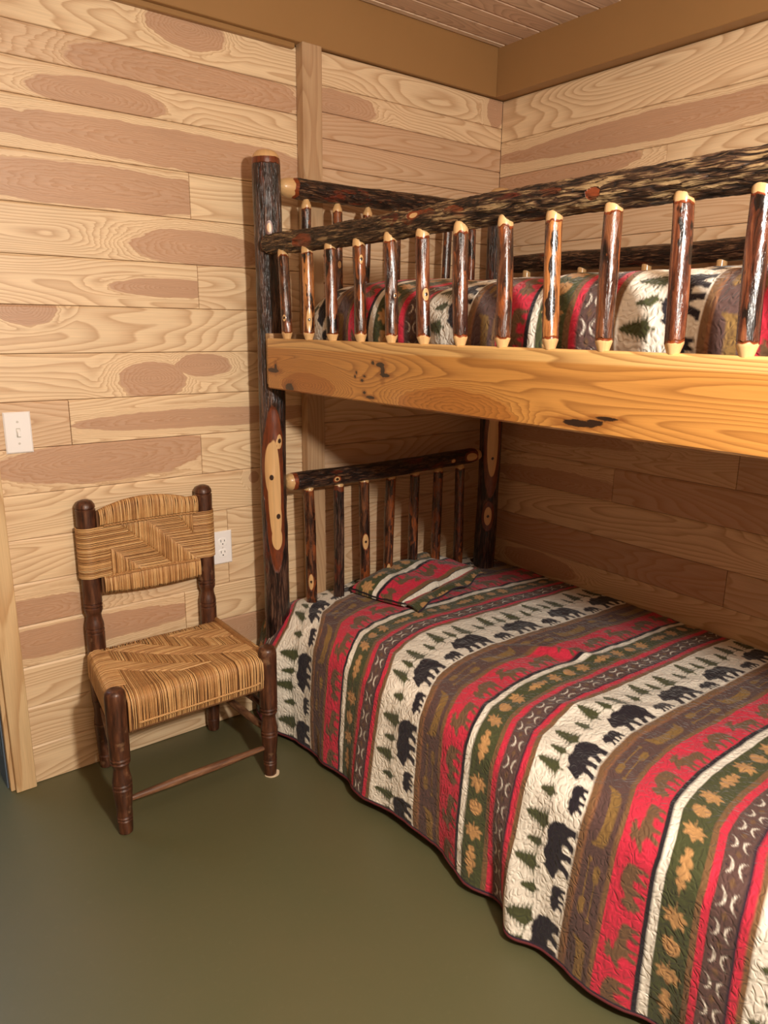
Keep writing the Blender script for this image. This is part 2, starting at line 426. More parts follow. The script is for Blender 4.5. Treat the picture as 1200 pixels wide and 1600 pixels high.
# right wall, faces -x
HB = {1: (-.62, 2.017, .75, .042), 2: (-.30, 1.93, .42, .045)}
br = Boards(lambda u, v, d: (-.02 - d, u, v))
zr = [2.226, 2.080, 1.953, 1.82, 1.69, 1.56, 1.43, 1.29, 1.16, 1.02, .889, .763, .623, .497, .37, .24, .12, 0]
segr = {9: ([(-1.112, .4, (-.35, .985, .5, .04)), (None, .8, None)]), 10: ([(-.663, .25, (-.4, .80, .35, .05)), (None, .8, None)]),
        12: ([(-1.12, .95, None), (None, .6, None)]), 13: ([(None, .25, (-.35, .45, .2, .05))]), 3: ([(None, .55, None)]), 2: ([(-.75, .0, HB[2]), (None, .0, None)]),
        4: ([(None, .5, None)])}
for i in range(len(zr) - 1):
    sg = segr.get(i, [(None, [0, .0, 0, .5, .3, .4, .5, .3, .4, .5, .3, .1, .9, .1, .3, .4, .2][i], HB.get(i))])
    u1 = -.02
    for end, tone, h in sg:
        e = -6.1 if end is None else end
        br.put(e, u1, zr[i + 1], zr[i], tone, h); u1 = e
br.m.box(-.006, .1, -6.2, .0, 0, 2.5, uvw=(0., 0., 0.), tone=.5, h1=np.array(NOH), h2=np.array(NOH))
tag(br.m.build('wall_right', M['board']), kind=S)
# the two walls behind the camera
bl = Boards(lambda u, v, d: (-5.3 + d, u, v)); bf = Boards(lambda u, v, d: (u, -6.1 + d, v))
for i in range(17):
    z0 = i * .1322; z1 = z0 + .1322
    bl.put(-6.1, 0, z0, z1, .4 + R.random() * .6); bf.put(-5.3, 0, z0, z1, .4 + R.random() * .6)
bl.m.box(-5.42, -5.314, -6.2, .0, 0, 2.5, uvw=(0., 0., 0.), tone=.5, h1=np.array(NOH), h2=np.array(NOH))
bf.m.box(-5.3, -.02, -6.22, -6.114, 0, 2.5, uvw=(0., 0., 0.), tone=.5, h1=np.array(NOH), h2=np.array(NOH))
tag(bl.m.build('wall_left', M['board']), kind=S); tag(bf.m.build('wall_front', M['board']), kind=S)

# ceiling: bevelled boards running along the back wall
cb = Boards(lambda u, v, d: (u, v, 2.394 - d))
ys = [-.035, -.068]
while ys[-1] > -6.1: ys.append(ys[-1] - .0835)
ct = [.0, .55, .5, .6, .35, .5]
for i in range(len(ys) - 1): cb.put(-5.3, -.06, ys[i + 1], ys[i], ct[i] if i < len(ct) else R.random() * .7, gap=.002, bev=.0045, top=.003)
cb.m.box(-5.4, .1, -6.2, .125, 2.412, 2.5, uvw=(0., 0., 0.), tone=.5, h1=np.array(NOH), h2=np.array(NOH))
tag(cb.m.build('ceiling', M['ceilboard']), kind=S)

# painted beams under the ceiling
m = MB(); m.box(-5.3, -.073, -.035, .02, 2.229, 2.41, .002); m.box(-5.3, -.95, -.018, .005, 2.214, 2.230, .002)
tag(m.build('trim_1', M['paint']), kind=S)
m = MB(); m.box(-.073, .01, -6.1, .02, 2.229, 2.41, .002)
tag(m.build('trim_2', M['paint']), kind=S)
# vertical batten
def uvbox(m, x0, x1, y0, y1, z0, z1, b, vert=True, tone=.3, seed=3.0, h1=None):
    k = MB(); k.box(x0, x1, y0, y1, z0, z1, b); V = np.concatenate(k.v)
    u = V[:, 2] if vert else V[:, 0] + V[:, 1]; v = (V[:, 0] + V[:, 1] * .7) if vert else V[:, 2]
    m.add(V, k.f, uvw=np.stack([u, v, np.full(len(V), seed)], 1), tone=tone, h1=np.array(h1 or NOH), h2=np.array(NOH))
m = MB(); uvbox(m, -.938, -.866, -.042, -.002, 0, 2.231, .002, tone=.5, seed=5.3)
tag(m.build('trim_3', M['trimwood']), kind=S)
# door casing and jamb at the left edge
m = MB(); uvbox(m, -1.968, -1.911, -.021, 0, 0, 2.1, .002, tone=.1, seed=9.1)
uvbox(m, -1.980, -1.962, -.002, .125, 0, 2.05, .0015, tone=.2, seed=2.1)
tag(m.build('trim_4', M['casing']), kind=S)
m = MB(); m.box(-1.985, -1.978, .022, .125, 0, 2.05, .001)
for z0, z1 in ((.1, .9), (1.0, 1.95)): m.box(-1.987, -1.984, .04, .11, z0, z1, .001)
tag(m.build('door_1', M['slate']), kind=S)
# next room shell, so the doorway does not open on nothing
m = MB(); m.box(-5.4, .1, 1.6, 1.7, 0, 2.5); m.box(-1.2, -1.1, .125, 1.6, 0, 2.5); m.box(-5.5, -5.4, .125, 1.6, 0, 2.5); m.box(-5.4, -1.1, .125, 1.6, 2.45, 2.5)
tag(m.build('wall_far', plain('blue_grey_wall', (120, 130, 140), .7)), kind=S)

# ================================================================ logs
def log(name, a, b, r, mat, parent, seg=32, step=.006, seed=0, bend=.006, lump=.06, ridge=.0, rsx=60, rsz=9,
        cap0=None, cap1=None, patches=(), knots=(), taper=0.0, thc=None, rustend=.5):
    """log from a to b. cap: (length, end_radius_factor, dome) bare tapered end.
    patches: (l, offset across as seen from thc, half length, half width)"""
    a = np.array(a, float); b = np.array(b, float); L = np.linalg.norm(b - a); d = (b - a) / L
    u = np.array((1., 0, 0)) if abs(d[2]) > .9 else np.array((0, 0, 1.)) - d * d[2]
    u /= np.linalg.norm(u); v = np.cross(d, u)
    n = max(8, int(L / step)); l = np.linspace(0, L, n)
    if cap0: l = np.concatenate([np.linspace(0, cap0[0], 8, endpoint=False), np.linspace(cap0[0], L, n)])
    if cap1: l = np.concatenate([l[l < L - cap1[0]], np.linspace(L - cap1[0], L, 9)])
    th = np.linspace(0, 2 * PI, seg, endpoint=False)
    LL, TH = np.meshgrid(l, th, indexing='ij')
    cx, cy = np.cos(TH), np.sin(TH)
    rr = r * (1 + taper * (LL / L - .5)) * np.ones_like(LL)
    rr = rr * (1 + lump * (fbm(cx * 1.1 + seed * 3.1, cy * 1.1 + 5, LL * 7, 2) - .5) * 2)
    fac = np.ones_like(LL); bare = np.zeros_like(LL)
    dend = np.full_like(LL, 9.0)
    for cap, lf in ((cap0, LL), (cap1, L - LL)):
        if not cap: continue
        cl, ef, dome = cap[:3]
        t = np.clip(lf / cl, 0, 1)
        f = (ef + (1 - ef) * np.sqrt(np.clip(1 - (1 - t) ** 2, 0, 1))) if dome else (ef + (1 - ef) * t)
        fac = fac * f
        bl = cap[3] if len(cap) > 3 else cl
        wav = .25 * (fbm(cx * 1.5 + seed, cy * 1.5, lf * 0 + seed) - .5) * 2
        dend = np.minimum(dend, (lf / bl - 1 + wav * 1.2) * (bl / .03))
    rid = 0
    if ridge:
        k = fbm(cx * r * rsx + seed * 7, cy * r * rsx, LL * rsz, 4)
        rid = ridge * (np.abs(k - .5) * -3.2 + .55)
    pd = dend.copy(); kd = np.full_like(LL, 9.0)
    for pt_ in patches:
        pl, off, hl, hw = pt_[:4]; rustonly = len(pt_) > 4
        tc = (thc if thc is not None else 0) + math.asin(max(-.98, min(.98, off / r)))
        dt = (TH - tc + PI) % (2 * PI) - PI
        dd = np.sqrt(((LL - pl) / hl) ** 2 + (dt * r / hw) ** 2) - 1
        if rustonly: dd = np.maximum(dd, .46)
        pd = np.minimum(pd, dd)
    for (pl, off, hl, hw) in knots:
        tc = (thc if thc is not None else 0) + math.asin(max(-.98, min(.98, off / r)))
        dt = (TH - tc + PI) % (2 * PI) - PI
        kd = np.minimum(kd, np.sqrt(((LL - pl) / hl) ** 2 + (dt * r / hw) ** 2) - 1)
        rr = rr + .0025 * np.exp(-(((LL - pl) / (hl * 2.5)) ** 2 + (dt * r / (hw * 2.5)) ** 2))
    rad = rr * fac + rid * sstep(0, .6, pd) * np.minimum(1, fac * 1.2)
    bx = bend * (np.sin(LL / L * PI) * math.sin(seed * 5.1) + .5 * np.sin(LL * 6.0 + seed * 4))
    by = bend * (np.sin(LL / L * PI) * math.cos(seed * 5.1) + .5 * np.sin(LL * 5.2 + seed * 9))
    P = a + d * LL[..., None] + u * (cx * rad + bx)[..., None] + v * (cy * rad + by)[..., None]
    lc = np.stack([cx * r + seed * .37, cy * r, LL + seed], -1)
    m = MB(); m.grid(P, close_u=True, lc=lc.reshape(-1, 3), pd=pd.reshape(-1, 1), kd=kd.reshape(-1, 1))
    N = P.shape[0]; c0 = P[0].mean(0); c1 = P[-1].mean(0)
    base = 0
    for row, c, sg in ((0, c0, -1), (N - 1, c1, 1)):
        ring = P[row]; cc = c + d * sg * (.0008 if (cap0 if row == 0 else cap1) else .003)
        vv = np.vstack([ring, cc]); ff = [(i, (i + 1) % seg, seg) for i in range(seg)]
        isb = (cap0 if row == 0 else cap1)
        m.add(vv, ff, lc=np.vstack([lc[row], [[seed * .37, 0, LL[row, 0] + seed]]]), pd=(np.full(seg + 1, -1.0) if isb else np.append(pd[row], pd[row].mean())).reshape(-1, 1), kd=np.full((seg + 1, 1), 9.0))
    o = m.build(name, mat, parent, smooth=True, angle=.9)
    return o

# ================================================================ BUNK BED
bed = empty('bunk_bed', (-.64, -1.15, 0), 'rustic hickory log bunk bed with bark posts, spindled rails and a wide honey plank', 'bed')
TC = -2.08
PX, PY = -1.135, -.15
post_p = [(.92, -.002, .115, .026), (.76, .004, .10, .024), (1.03, .018, .035, .011), (1.66, .004, .024, .010)]
log('post', (PX, PY, 0), (PX, PY, 1.876), .041, M['post'], bed, seg=64, step=.006, seed=1.3, bend=.005, lump=.04, ridge=.0022,
    cap1=(.030, .35, True, .022), patches=[(.86, .002, .17, .022), (.93, -.006, .09, .024), (.77, .004, .075, .020), (1.02, .020, .024, .009), (1.658, .004, .014, .007), (.70, .006, .04, .018)],
    knots=[(.905, -.006, .008, .006), (.775, .012, .008, .006), (1.022, .020, .007, .005), (1.141, .006, .006, .006)], thc=TC)
log('post', (-.145, PY, 0), (-.145, PY, 1.885), .043, M['post'], bed, seg=64, step=.008, seed=4.1, bend=.005, lump=.05, ridge=.0022,
    cap1=(.030, .35, True, .022), patches=[(.93, -.012, .14, .024), (.63, -.018, .04, .016), (1.05, -.01, .06, .024)], knots=[(.87, -.012, .006, .005), (.63, -.018, .006, .005)], thc=-1.83)
for x, sd in ((PX, 6.2), (-.145, 7.7)):
    log('post', (x, -2.16, 0), (x, -2.16, 1.876), .042, M['post'], bed, seg=40, step=.012, seed=sd, lump=.05, ridge=.002, cap1=(.030, .35, True, .022))
# long guard rails
log('guard_rail', (-1.152, -.178, 1.609), (-1.152, -2.13, 1.612), .0285, M['bark_rail'], bed, seg=64, step=.005, seed=2.2, bend=.004, lump=.10, ridge=.0065, rsx=110, rsz=15, taper=.12,
    cap0=(.014, .55, True, .0001), patches=[(.235, .006, .035, .014, 1), (.70, -.012, .014, .007), (.72, -.006, .04, .012, 1), (.83, .006, .03, .014, 1), (1.19, .004, .011, .0075, 1), (1.08, -.010, .03, .005, 1), (.95, -.01, .03, .01, 1)], thc=PI / 2)
log('guard_rail', (-.12, -.20, 1.611), (-.12, -2.13, 1.611), .031, M['bark_head'], bed, seg=40, step=.01, seed=3.4, bend=.004, lump=.10, ridge=.003, cap0=(.03, .5, True, .0001))
# head rails
log('head_rail', (-1.095, -.15, 1.783), (-.19, -.15, 1.790), .029, M['bark_head'], bed, seg=48, step=.006, seed=5.5, bend=.004, lump=.08, ridge=.004, rsx=90, rsz=12,
    cap0=(.055, .35, True, .045), cap1=(.055, .35, True, .045), patches=[(.45, -.005, .06, .012, 1), (.30, .012, .05, .01, 1)], thc=PI / 2)
log('head_rail', (-1.095, -.15, .876), (-.195, -.15, .884), .029, M['bark_head'], bed, seg=48, step=.006, seed=8.5, bend=.004, lump=.08, ridge=.003,
    cap0=(.035, .45, True, .022), cap1=(.05, .35, True, .035), patches=[(.185, .004, .012, .008), (.73, .004, .010, .007), (.83, .0, .03, .016)], knots=[(.185, .004, .006, .004)], thc=PI / 2)
# head spindles
ki = 0
for k in range(7):
    x = -1.003 + k * .1185
    mt = [M['spindle'], M['spindle'], M['spindle_red'], M['spindle'], M['spindle'], M['spindle'], M['spindle_red']][k]
    log('spindle', (x, -.15, 1.30), (x + .004, -.15, 1.762), .0155, mt, bed, seg=24, step=.008, seed=10 + k * 1.7, bend=.004, lump=.12, ridge=.0006,
        cap1=(.024, .35, False, .034), patches=[(.20 + .07 * (k % 3), .004, .012, .006)] if k in (1, 6) else (), thc=TC)
pt = [[(.395, -.002, .03, .009)], [(.245, .002, .032, .009)], [(.50, .002, .03, .012), (.27, -.002, .012, .007)], [(.36, .0, .035, .010)], [], [(.36, 0, .01, .005)], []]
for k in range(7):
    x = -1.0 + k * .117
    log('spindle', (x, -.15, .12), (x - .002, -.15, .866), .0185, [M['spindle'], M['post'], M['spindle'], M['spindle'], M['spindle'], M['spindle'], M['spindle']][k], bed, seg=24, step=.01, seed=30 + k * 2.3, bend=.004, lump=.12, ridge=.0006,
        cap1=(.022, .40, False, .026), patches=pt[k], knots=[(p[0], p[1], .006, .004) for p in pt[k]], thc=TC)
# front spindles
sp = [(-.303, -.280), (-.423, -.409), (-.541, -.526), (-.667, -.652), (-.791, -.776), (-.914, -.898), (-1.033, -1.022), (-1.157, -1.147), (-1.283, -1.27),
      (-1.404, -1.399), (-1.538, -1.527), (-1.659, -1.65), (-1.78, -1.775), (-1.905, -1.895), (-2.02, -2.02)]
mats = ['spindle', 'spindle_light', 'spindle_red', 'spindle', 'spindle', 'spindle_red', 'spindle', 'spindle', 'spindle_light', 'spindle', 'spindle_red', 'spindle_red', 'spindle', 'spindle_light', 'spindle']
pp = {0: [(.06, -.006, .010, .005)], 1: [(.055, .0, .034, .008)], 2: [], 3: [(.20, .003, .012, .005)], 5: [(.11, .004, .014, .008)], 4: [(.11, .006, .006, .004)]}
for k, (y0, y1) in enumerate(sp):
    log('spindle', (-1.165, y0, 1.338), (-1.163, y1, 1.596), .0158, M[mats[k]], bed, seg=28, step=.004, seed=50 + k * 3.3, bend=.0022, lump=.14, ridge=.0006,
        cap0=(.017, .62, False, .020), cap1=(.020, .42, True, .026), patches=pp.get(k, ()), knots=[(p[0], p[1], .004, .003) for p in pp.get(k, ())], thc=TC)
for k in range(15):
    y = -.284 - k * .125
    log('spindle', (-.125, y, 1.33), (-.125, y, 1.598), .0155, M['spindle'], bed, seg=20, step=.012, seed=90 + k, bend=.002, lump=.1, cap1=(.024, .50, True, .045))

# the plank: dense front so that the dark knots can be placed
def plank(name, x0, x1, y0, y1, z0, z1, seed, spots=(), h1=None, h2=None, parent=None, b=.004):
    m = MB()
    k = MB(); k.box(x0, x1, y0, y1, z0, z1, b); V = np.concatenate(k.v)
    keep = [q for q in k.f if not (len(q) == 4 and all(abs(V[i][0] - x0) < 1e-6 for i in q))]
    at = dict(tone=.25, h1=np.array(h1 or NOH), h2=np.array(h2 or NOH))
    m.add(V, keep, uvw=np.stack([-V[:, 1], V[:, 2] - .5 * (V[:, 0] - x0), np.full(len(V), seed)], 1), pd=np.full((len(V), 1), 9.0), **at)
    yy = np.linspace(y0 + b, y1 - b, int(abs(y1 - y0) / .006)); zz = np.linspace(z0 + b, z1 - b, 36)
    Y, Z = np.meshgrid(yy, zz, indexing='ij'); pd = np.full_like(Y, 9.0)
    for (py, pz, a, c) in spots: pd = np.minimum(pd, (np.sqrt(((Y - py) / a) ** 2 + ((Z - pz) / c) ** 2) - 1))
    P = np.stack([np.full_like(Y, x0), Y, Z], -1)
    m.grid(P, uvw=np.stack([-Y, Z, np.full_like(Y, seed)], -1).reshape(-1, 3), pd=pd.reshape(-1, 1), **at)
    return m.build(name, M['beam'], parent)
spots = [(-.235, 1.246, .030, .006), (-.25, 1.254, .006, .012), (-.765, 1.287, .016, .005), (-.775, 1.272, .007, .016), (-.785, 1.262, .02, .004), (-.735, 1.29, .005, .004), (-.66, 1.252, .004, .004), (-.665, 1.262, .004, .004),
         (-.70, 1.255, .006, .003), (-.69, 1.244, .006, .003), (-.700, 1.214, .006, .004), (-.725, 1.204, .016, .0035), (-1.37, 1.2075, .036, .006), (-1.405, 1.213, .02, .004), (-1.43, 1.222, .022, .0035), (-.33, 1.20, .02, .012)]
plank('side_beam', -1.177, -1.137, -2.12, -.200, 1.190, 1.340, 4.4, spots, h1=(1.02, 1.20, .20, .045), h2=(.42, 1.215, .16, .05), parent=bed)
plank('side_beam', -.145, -.105, -2.12, -.200, 1.190, 1.340, 8.4, parent=bed)
m = MB(); uvbox(m, -1.165, -.105, -.199, -.170, 1.20, 1.354, .002, vert=False, seed=6.1); m.build('end_board', M['trimwood'], bed)
m = MB(); uvbox(m, -1.135, -.145, -2.155, -2.122, 1.20, 1.34, .002, vert=False, seed=7.1); m.build('end_board', M['trimwood'], bed)
m = MB()
for i in range(13):
    y = -.24 - i * .15
    uvbox(m, -1.136, -.146, y - .10, y, 1.205, 1.225, .002, vert=False, seed=1.1 + i)
m.build('slats', M['trimwood'], bed)
for x0, x1 in ((-1.118, -1.09), (-.135, -.105)):
    m = MB(); k = 'side_beam'
    uvbox(m, x0, x1, -2.12, -.20, .15, .27, .003, vert=False, seed=x0 * 9); m.build('side_beam', M['trimwood'], bed)
m = MB()
for i in range(13):
    y = -.24 - i * .15
    uvbox(m, -1.089, -.136, y - .10, y, .20, .22, .002, vert=False, seed=21.1 + i)
m.build('slats', M['trimwood'], bed)
log('foot_rail', (-1.095, -2.16, .88), (-.19, -2.16, .88), .029, M['bark_head'], bed, seg=24, step=.02, seed=18.5, ridge=.003, cap0=(.04, .4, True), cap1=(.04, .4, True))
log('foot_rail', (-1.095, -2.16, 1.78), (-.19, -2.16, 1.78), .029, M['bark_head'], bed, seg=24, step=.02, seed=19.5, ridge=.003, cap0=(.04, .4, True), cap1=(.04, .4, True))

def mattress(name, x0, x1, y0, y1, z0, z1, label):
    m = MB(); nx = []
    r = .035; hx, hy, hz = (x1 - x0) / 2, (y1 - y0) / 2, (z1 - z0) / 2
    ph = np.linspace(-PI / 2, PI / 2, 17); th = np.linspace(0, 2 * PI, 64, endpoint=False)
    PH, TH = np.meshgrid(ph, th, indexing='ij')
    c = np.cos(PH); X = np.cos(TH); Y = np.sin(TH)
    sx = np.sign(X) * np.abs(X) ** .35; sy = np.sign(Y) * np.abs(Y) ** .35
    k = r * c
    P = np.stack([(x0 + x1) / 2 + np.clip(sx * 1.2, -1, 1) * (hx - r) + X * k, (y0 + y1) / 2 + np.clip(sy * 1.2, -1, 1) * (hy - r) + Y * k, (z0 + z1) / 2 + np.sign(PH) * (hz - r) + np.sin(PH) * r], -1)
    m.grid(P, close_u=True)
    m.add(P[0], [tuple(range(64))]); m.add(P[-1], [tuple(range(64))])
    return tag(m.build(name, M['sheet'], smooth=True, angle=1.0), label, 'mattress')
mattress('mattress', -1.080, -.150, -2.03, -.215, .221, .385, 'mattress of the lower bunk, hidden under the wildlife quilt')
mattress('mattress', -1.035, -.200, -2.03, -.34, 1.226, 1.440, 'mattress of the upper bunk, hidden under the quilt behind the spindles')
# ================================================================ QUILT PRINT
C = {k: np.array(lin(v)) for k, v in dict(white=(236, 230, 216), black=(36, 30, 38), green=(72, 76, 46), red=(204, 46, 70), tan=(186, 142, 92), moose=(112, 84, 60),
     dark=(92, 68, 64), bord=(122, 90, 60), canoe=(134, 104, 58), navy=(44, 32, 48), rust=(140, 96, 66)).items()}
def inpoly(px, py, poly):
    poly = np.array(poly, float); r = np.zeros(px.shape, bool); n = len(poly); j = n - 1
    for i in range(n):
        xi, yi = poly[i]; xj, yj = poly[j]
        if yi != yj:
            c = ((yi > py) != (yj > py)) & (px < (xj - xi) * (py - yi) / (yj - yi) + xi); r ^= c
        j = i
    return r
BEAR = [(.02, .30), (.06, .42), (.15, .50), (.28, .53), (.40, .50), (.50, .50), (.60, .54), (.70, .52), (.76, .47), (.81, .47), (.84, .51), (.875, .47), (.90, .42), (.97, .34), (1.0, .28), (.97, .25), (.90, .25),
        (.84, .21), (.78, .20), (.77, .13), (.81, .06), (.86, .03), (.84, 0), (.72, 0), (.68, .08), (.64, .17), (.60, .17), (.56, .08), (.58, .03), (.57, 0), (.47, 0), (.46, .08), (.46, .19), (.38, .21), (.34, .19),
        (.345, .12), (.39, .05), (.40, 0), (.29, 0), (.26, .06), (.22, .13), (.18, .12), (.14, .06), (.16, .02), (.14, 0), (.03, 0), (.02, .08), (.03, .18), (.0, .25)]
MOOSE = [(0, .38), (.03, .52), (.2, .58), (.38, .60), (.5, .67), (.6, .65), (.66, .68), (.60, .76), (.52, .78), (.50, .90), (.57, .87), (.60, .97), (.66, .88), (.70, .96), (.75, .87), (.82, .93), (.84, .82), (.90, .78), (.80, .72), (.86, .66),
         (.93, .56), (1.0, .44), (.97, .40), (.9, .43), (.82, .48), (.76, .42), (.70, .38), (.70, .26), (.74, .12), (.74, 0), (.67, 0), (.64, .14), (.60, .26), (.56, .14), (.56, 0), (.49, 0), (.50, .2), (.46, .32), (.30, .32),
         (.28, .2), (.33, .1), (.31, 0), (.24, 0), (.21, .14), (.16, .24), (.10, .12), (.13, 0), (.05, 0), (.03, .16), (.03, .28)]
MOOSE2 = [(0, .34), (.03, .48), (.2, .56), (.42, .60), (.55, .56), (.66, .44), (.74, .42), (.80, .50), (.90, .46), (.93, .36), (.99, .30), (.93, .24), (.98, .16), (.90, .14), (.86, .05), (.78, .10), (.72, .22), (.64, .26),
          (.60, .12), (.62, 0), (.54, 0), (.50, .16), (.46, .28), (.32, .30), (.30, .14), (.34, 0), (.26, 0), (.22, .14), (.16, .24), (.10, .12), (.12, 0), (.04, 0), (.03, .18)]
def tree(n=5, lean=0.0):
    L = [(0.0, 1.0)]; Rr = []
    for i in range(n):
        v = .88 - i * .8 / n; w = .10 + .36 * (i + 1) / n
        L += [(-w * .42, v), (-w, v - .10), (-w * .5, v - .085)]
        Rr += [(w * .42, v + .02), (w * .95, v - .09), (w * .46, v - .07)]
    L += [(-.05, .06), (-.04, -.12)]; Rr += [(.05, .06), (.04, -.12)]
    P = L + Rr[::-1]
    return [(x + lean * y, y) for x, y in P]
TREE = tree(6); TREE2 = tree(4, .1)
def polar(rs):
    n = len(rs); return [(.5 * r * math.cos(2 * PI * i / n), .5 * r * math.sin(2 * PI * i / n)) for i, r in enumerate(rs)]
MAPLE = polar([1.0, .74, .58, .98, .76, .56, .90, .66, .46, .74, .52, .26, 1.15, .26, .52, .74, .46, .66, .90, .56, .76, .98, .58, .74])
ROUND = polar([1.0, .92, .86, .82, .80, .78, .78, .80, .84, .82, .74, .62, 1.05, .62, .74, .82, .84, .80, .78, .78, .80, .82, .86, .92])
OAK = [(.55, 0)] + [(x, .05 + w) for x, w in ((.48, .07), (.40, .10), (.34, .02), (.26, .16), (.16, .17), (.10, .04), (.03, .20), (-.08, .18), (-.12, .03), (-.20, .13), (-.28, .10), (-.32, .0), (-.42, -.03))] + \
      [(-.55, 0)] + [(x, -.05 - w) for x, w in ((-.42, -.03), (-.32, .0), (-.28, .10), (-.20, .13), (-.12, .03), (-.08, .18), (.03, .20), (.10, .04), (.16, .17), (.26, .16), (.34, .02), (.40, .10), (.48, .07))]
CANOE = [(-.5, .55), (-.46, .10), (-.36, .0), (.36, .0), (.46, .10), (.5, .55), (.47, .58), (.40, .42), (.2, .36), (-.2, .36), (-.40, .42), (-.47, .58)]
PADDLE = [(-.5, .03), (-.5, -.03), (-.44, -.05), (-.42, -.015), (.18, -.015), (.24, -.07), (.44, -.08), (.5, 0), (.44, .08), (.24, .07), (.18, .015), (-.42, .015), (-.44, .05)]
T = .525
def print_colour(s, t):
    """s: along the stripes (motifs walk towards +s), t: down the bed. metres"""
    ph = np.mod(t - .22, T)                     # .0 = first tree row
    N = np.zeros(s.shape + (3,)); N[:] = C['white']
    def band(a, b, c): N[(ph >= a) & (ph < b)] = C[c]
    band(.158, .250, 'dark'); band(.158, .172, 'bord'); band(.172, .178, 'rust'); band(.238, .250, 'bord')
    band(.250, .325, 'red'); band(.325, .335, 'black'); band(.335, .352, 'white'); band(.352, .420, 'green'); band(.414, .426, 'bord')
    band(.426, .442, 'red'); band(.442, .492, 'dark'); band(.492, .497, 'navy'); band(.497, .512, 'red'); band(.512, .526, 'bord')
    def motif(period, s0, size, poly, v0, c, vs=None, rot=False, flip=1):
        """polygon along s, its foot at phase v0, up = towards smaller t"""
        vs = vs or size
        u = (np.mod(s - s0, period)) / size; v = (v0 - ph) / vs
        sel = (u < 1.12) & (v > (-.6 if rot else -.2)) & (v < 1.1)
        if not sel.any(): return
        us, vv = u[sel], v[sel]
        if rot: us = us - .5; vv = vv
        if flip < 0: us = (1 - us) if not rot else -us
        k = inpoly(us, vv, poly); i = np.flatnonzero(sel.ravel())[k]
        N.reshape(-1, 3)[i] = C[c]
    P1 = .235
    # trees: foot on a wavy ground line
    ph0 = ph.copy(); wl = .078 + .007 * np.sin(s * 2 * PI / P1 + 1.0)
    line = np.abs(ph - wl) < .0009
    for (s0, size, h, tr) in ((.00, .088, .070, TREE), (.070, .056, .046, TREE2), (.112, .082, .066, TREE), (.180, .056, .044, TREE2)):
        u = np.mod(s - s0, P1) / size - .5; v = (wl - ph) / h
        sel = (np.abs(u) < .52) & (v > -.13) & (v < 1.02)
        if sel.any():
            k = inpoly(u[sel], v[sel], tr); i = np.flatnonzero(sel.ravel())[k]; N.reshape(-1, 3)[i] = C['green']
    N[line & (ph < .158)] = C['white'] * .72
    motif(P1, .02, .140, BEAR, .154, 'black', .138)
    motif(P1, .166, .066, BEAR, .153, 'black', .070)
    P2 = .345
    motif(P2, .03, .135, CANOE, .226, 'canoe', .060, rot=True)
    motif(P2, .19, .135, PADDLE, .197, 'canoe', .10, rot=True); motif(P2, .20, .135, PADDLE, .218, 'canoe', .10, rot=True, flip=-1)
    P3 = .262
    motif(P3, .005, .108, MOOSE, .323, 'moose', .066); motif(P3, .137, .104, MOOSE2, .322, 'moose', .090)
    P4 = .300
    for (s0, size, poly) in ((.005, .062, MAPLE), (.078, .046, ROUND), (.134, .058, MAPLE), (.205, .086, OAK)):
        motif(P4, s0, size, poly, .382, 'tan', min(size, .060), rot=True, flip=-1 if poly is OAK else 1)
    # crescents )(
    u = np.mod(s, .056) - .028
    for sg in (-1, 1):
        cx = .467 + sg * .0215
        d1 = np.hypot((ph - cx), u); d2 = np.hypot((ph - cx - sg * .0055), u)
        k = (d1 < .0170) & (d2 > .0188) & ((ph - .467) * sg > 0)
        N[k] = C['white']
        N[np.hypot(ph - .467 - sg * .017, u - .004) < .0022] = C['navy']
    k = (np.abs(ph - .467) / .006 + np.abs(np.abs(u) - .028) / .010 < 1); N[k] = C['moose']
    return N
def print_aa(s, t, hs=.0008):
    r = 0
    for a in (-1, 1):
        for b in (-1, 1): r = r + print_colour(s + a * hs, t + b * hs)
    return r / 4
def polyline(pts, n):
    """smooth dense profile and its arc length"""
    p = np.array(pts, float); k = len(p)
    out = []
    for i in range(k - 1):
        p0, p1, p2, p3 = p[max(i - 1, 0)], p[i], p[i + 1], p[min(i + 2, k - 1)]
        for t in np.linspace(0, 1, 24, endpoint=False):
            out.append(.5 * ((2 * p1) + (-p0 + p2) * t + (2 * p0 - 5 * p1 + 4 * p2 - p3) * t * t + (-p0 + 3 * p1 - 3 * p2 + p3) * t ** 3))
    out.append(p[-1]); out = np.array(out)
    s = np.concatenate([[0], np.cumsum(np.hypot(*np.diff(out, axis=0).T))])
    return out, s
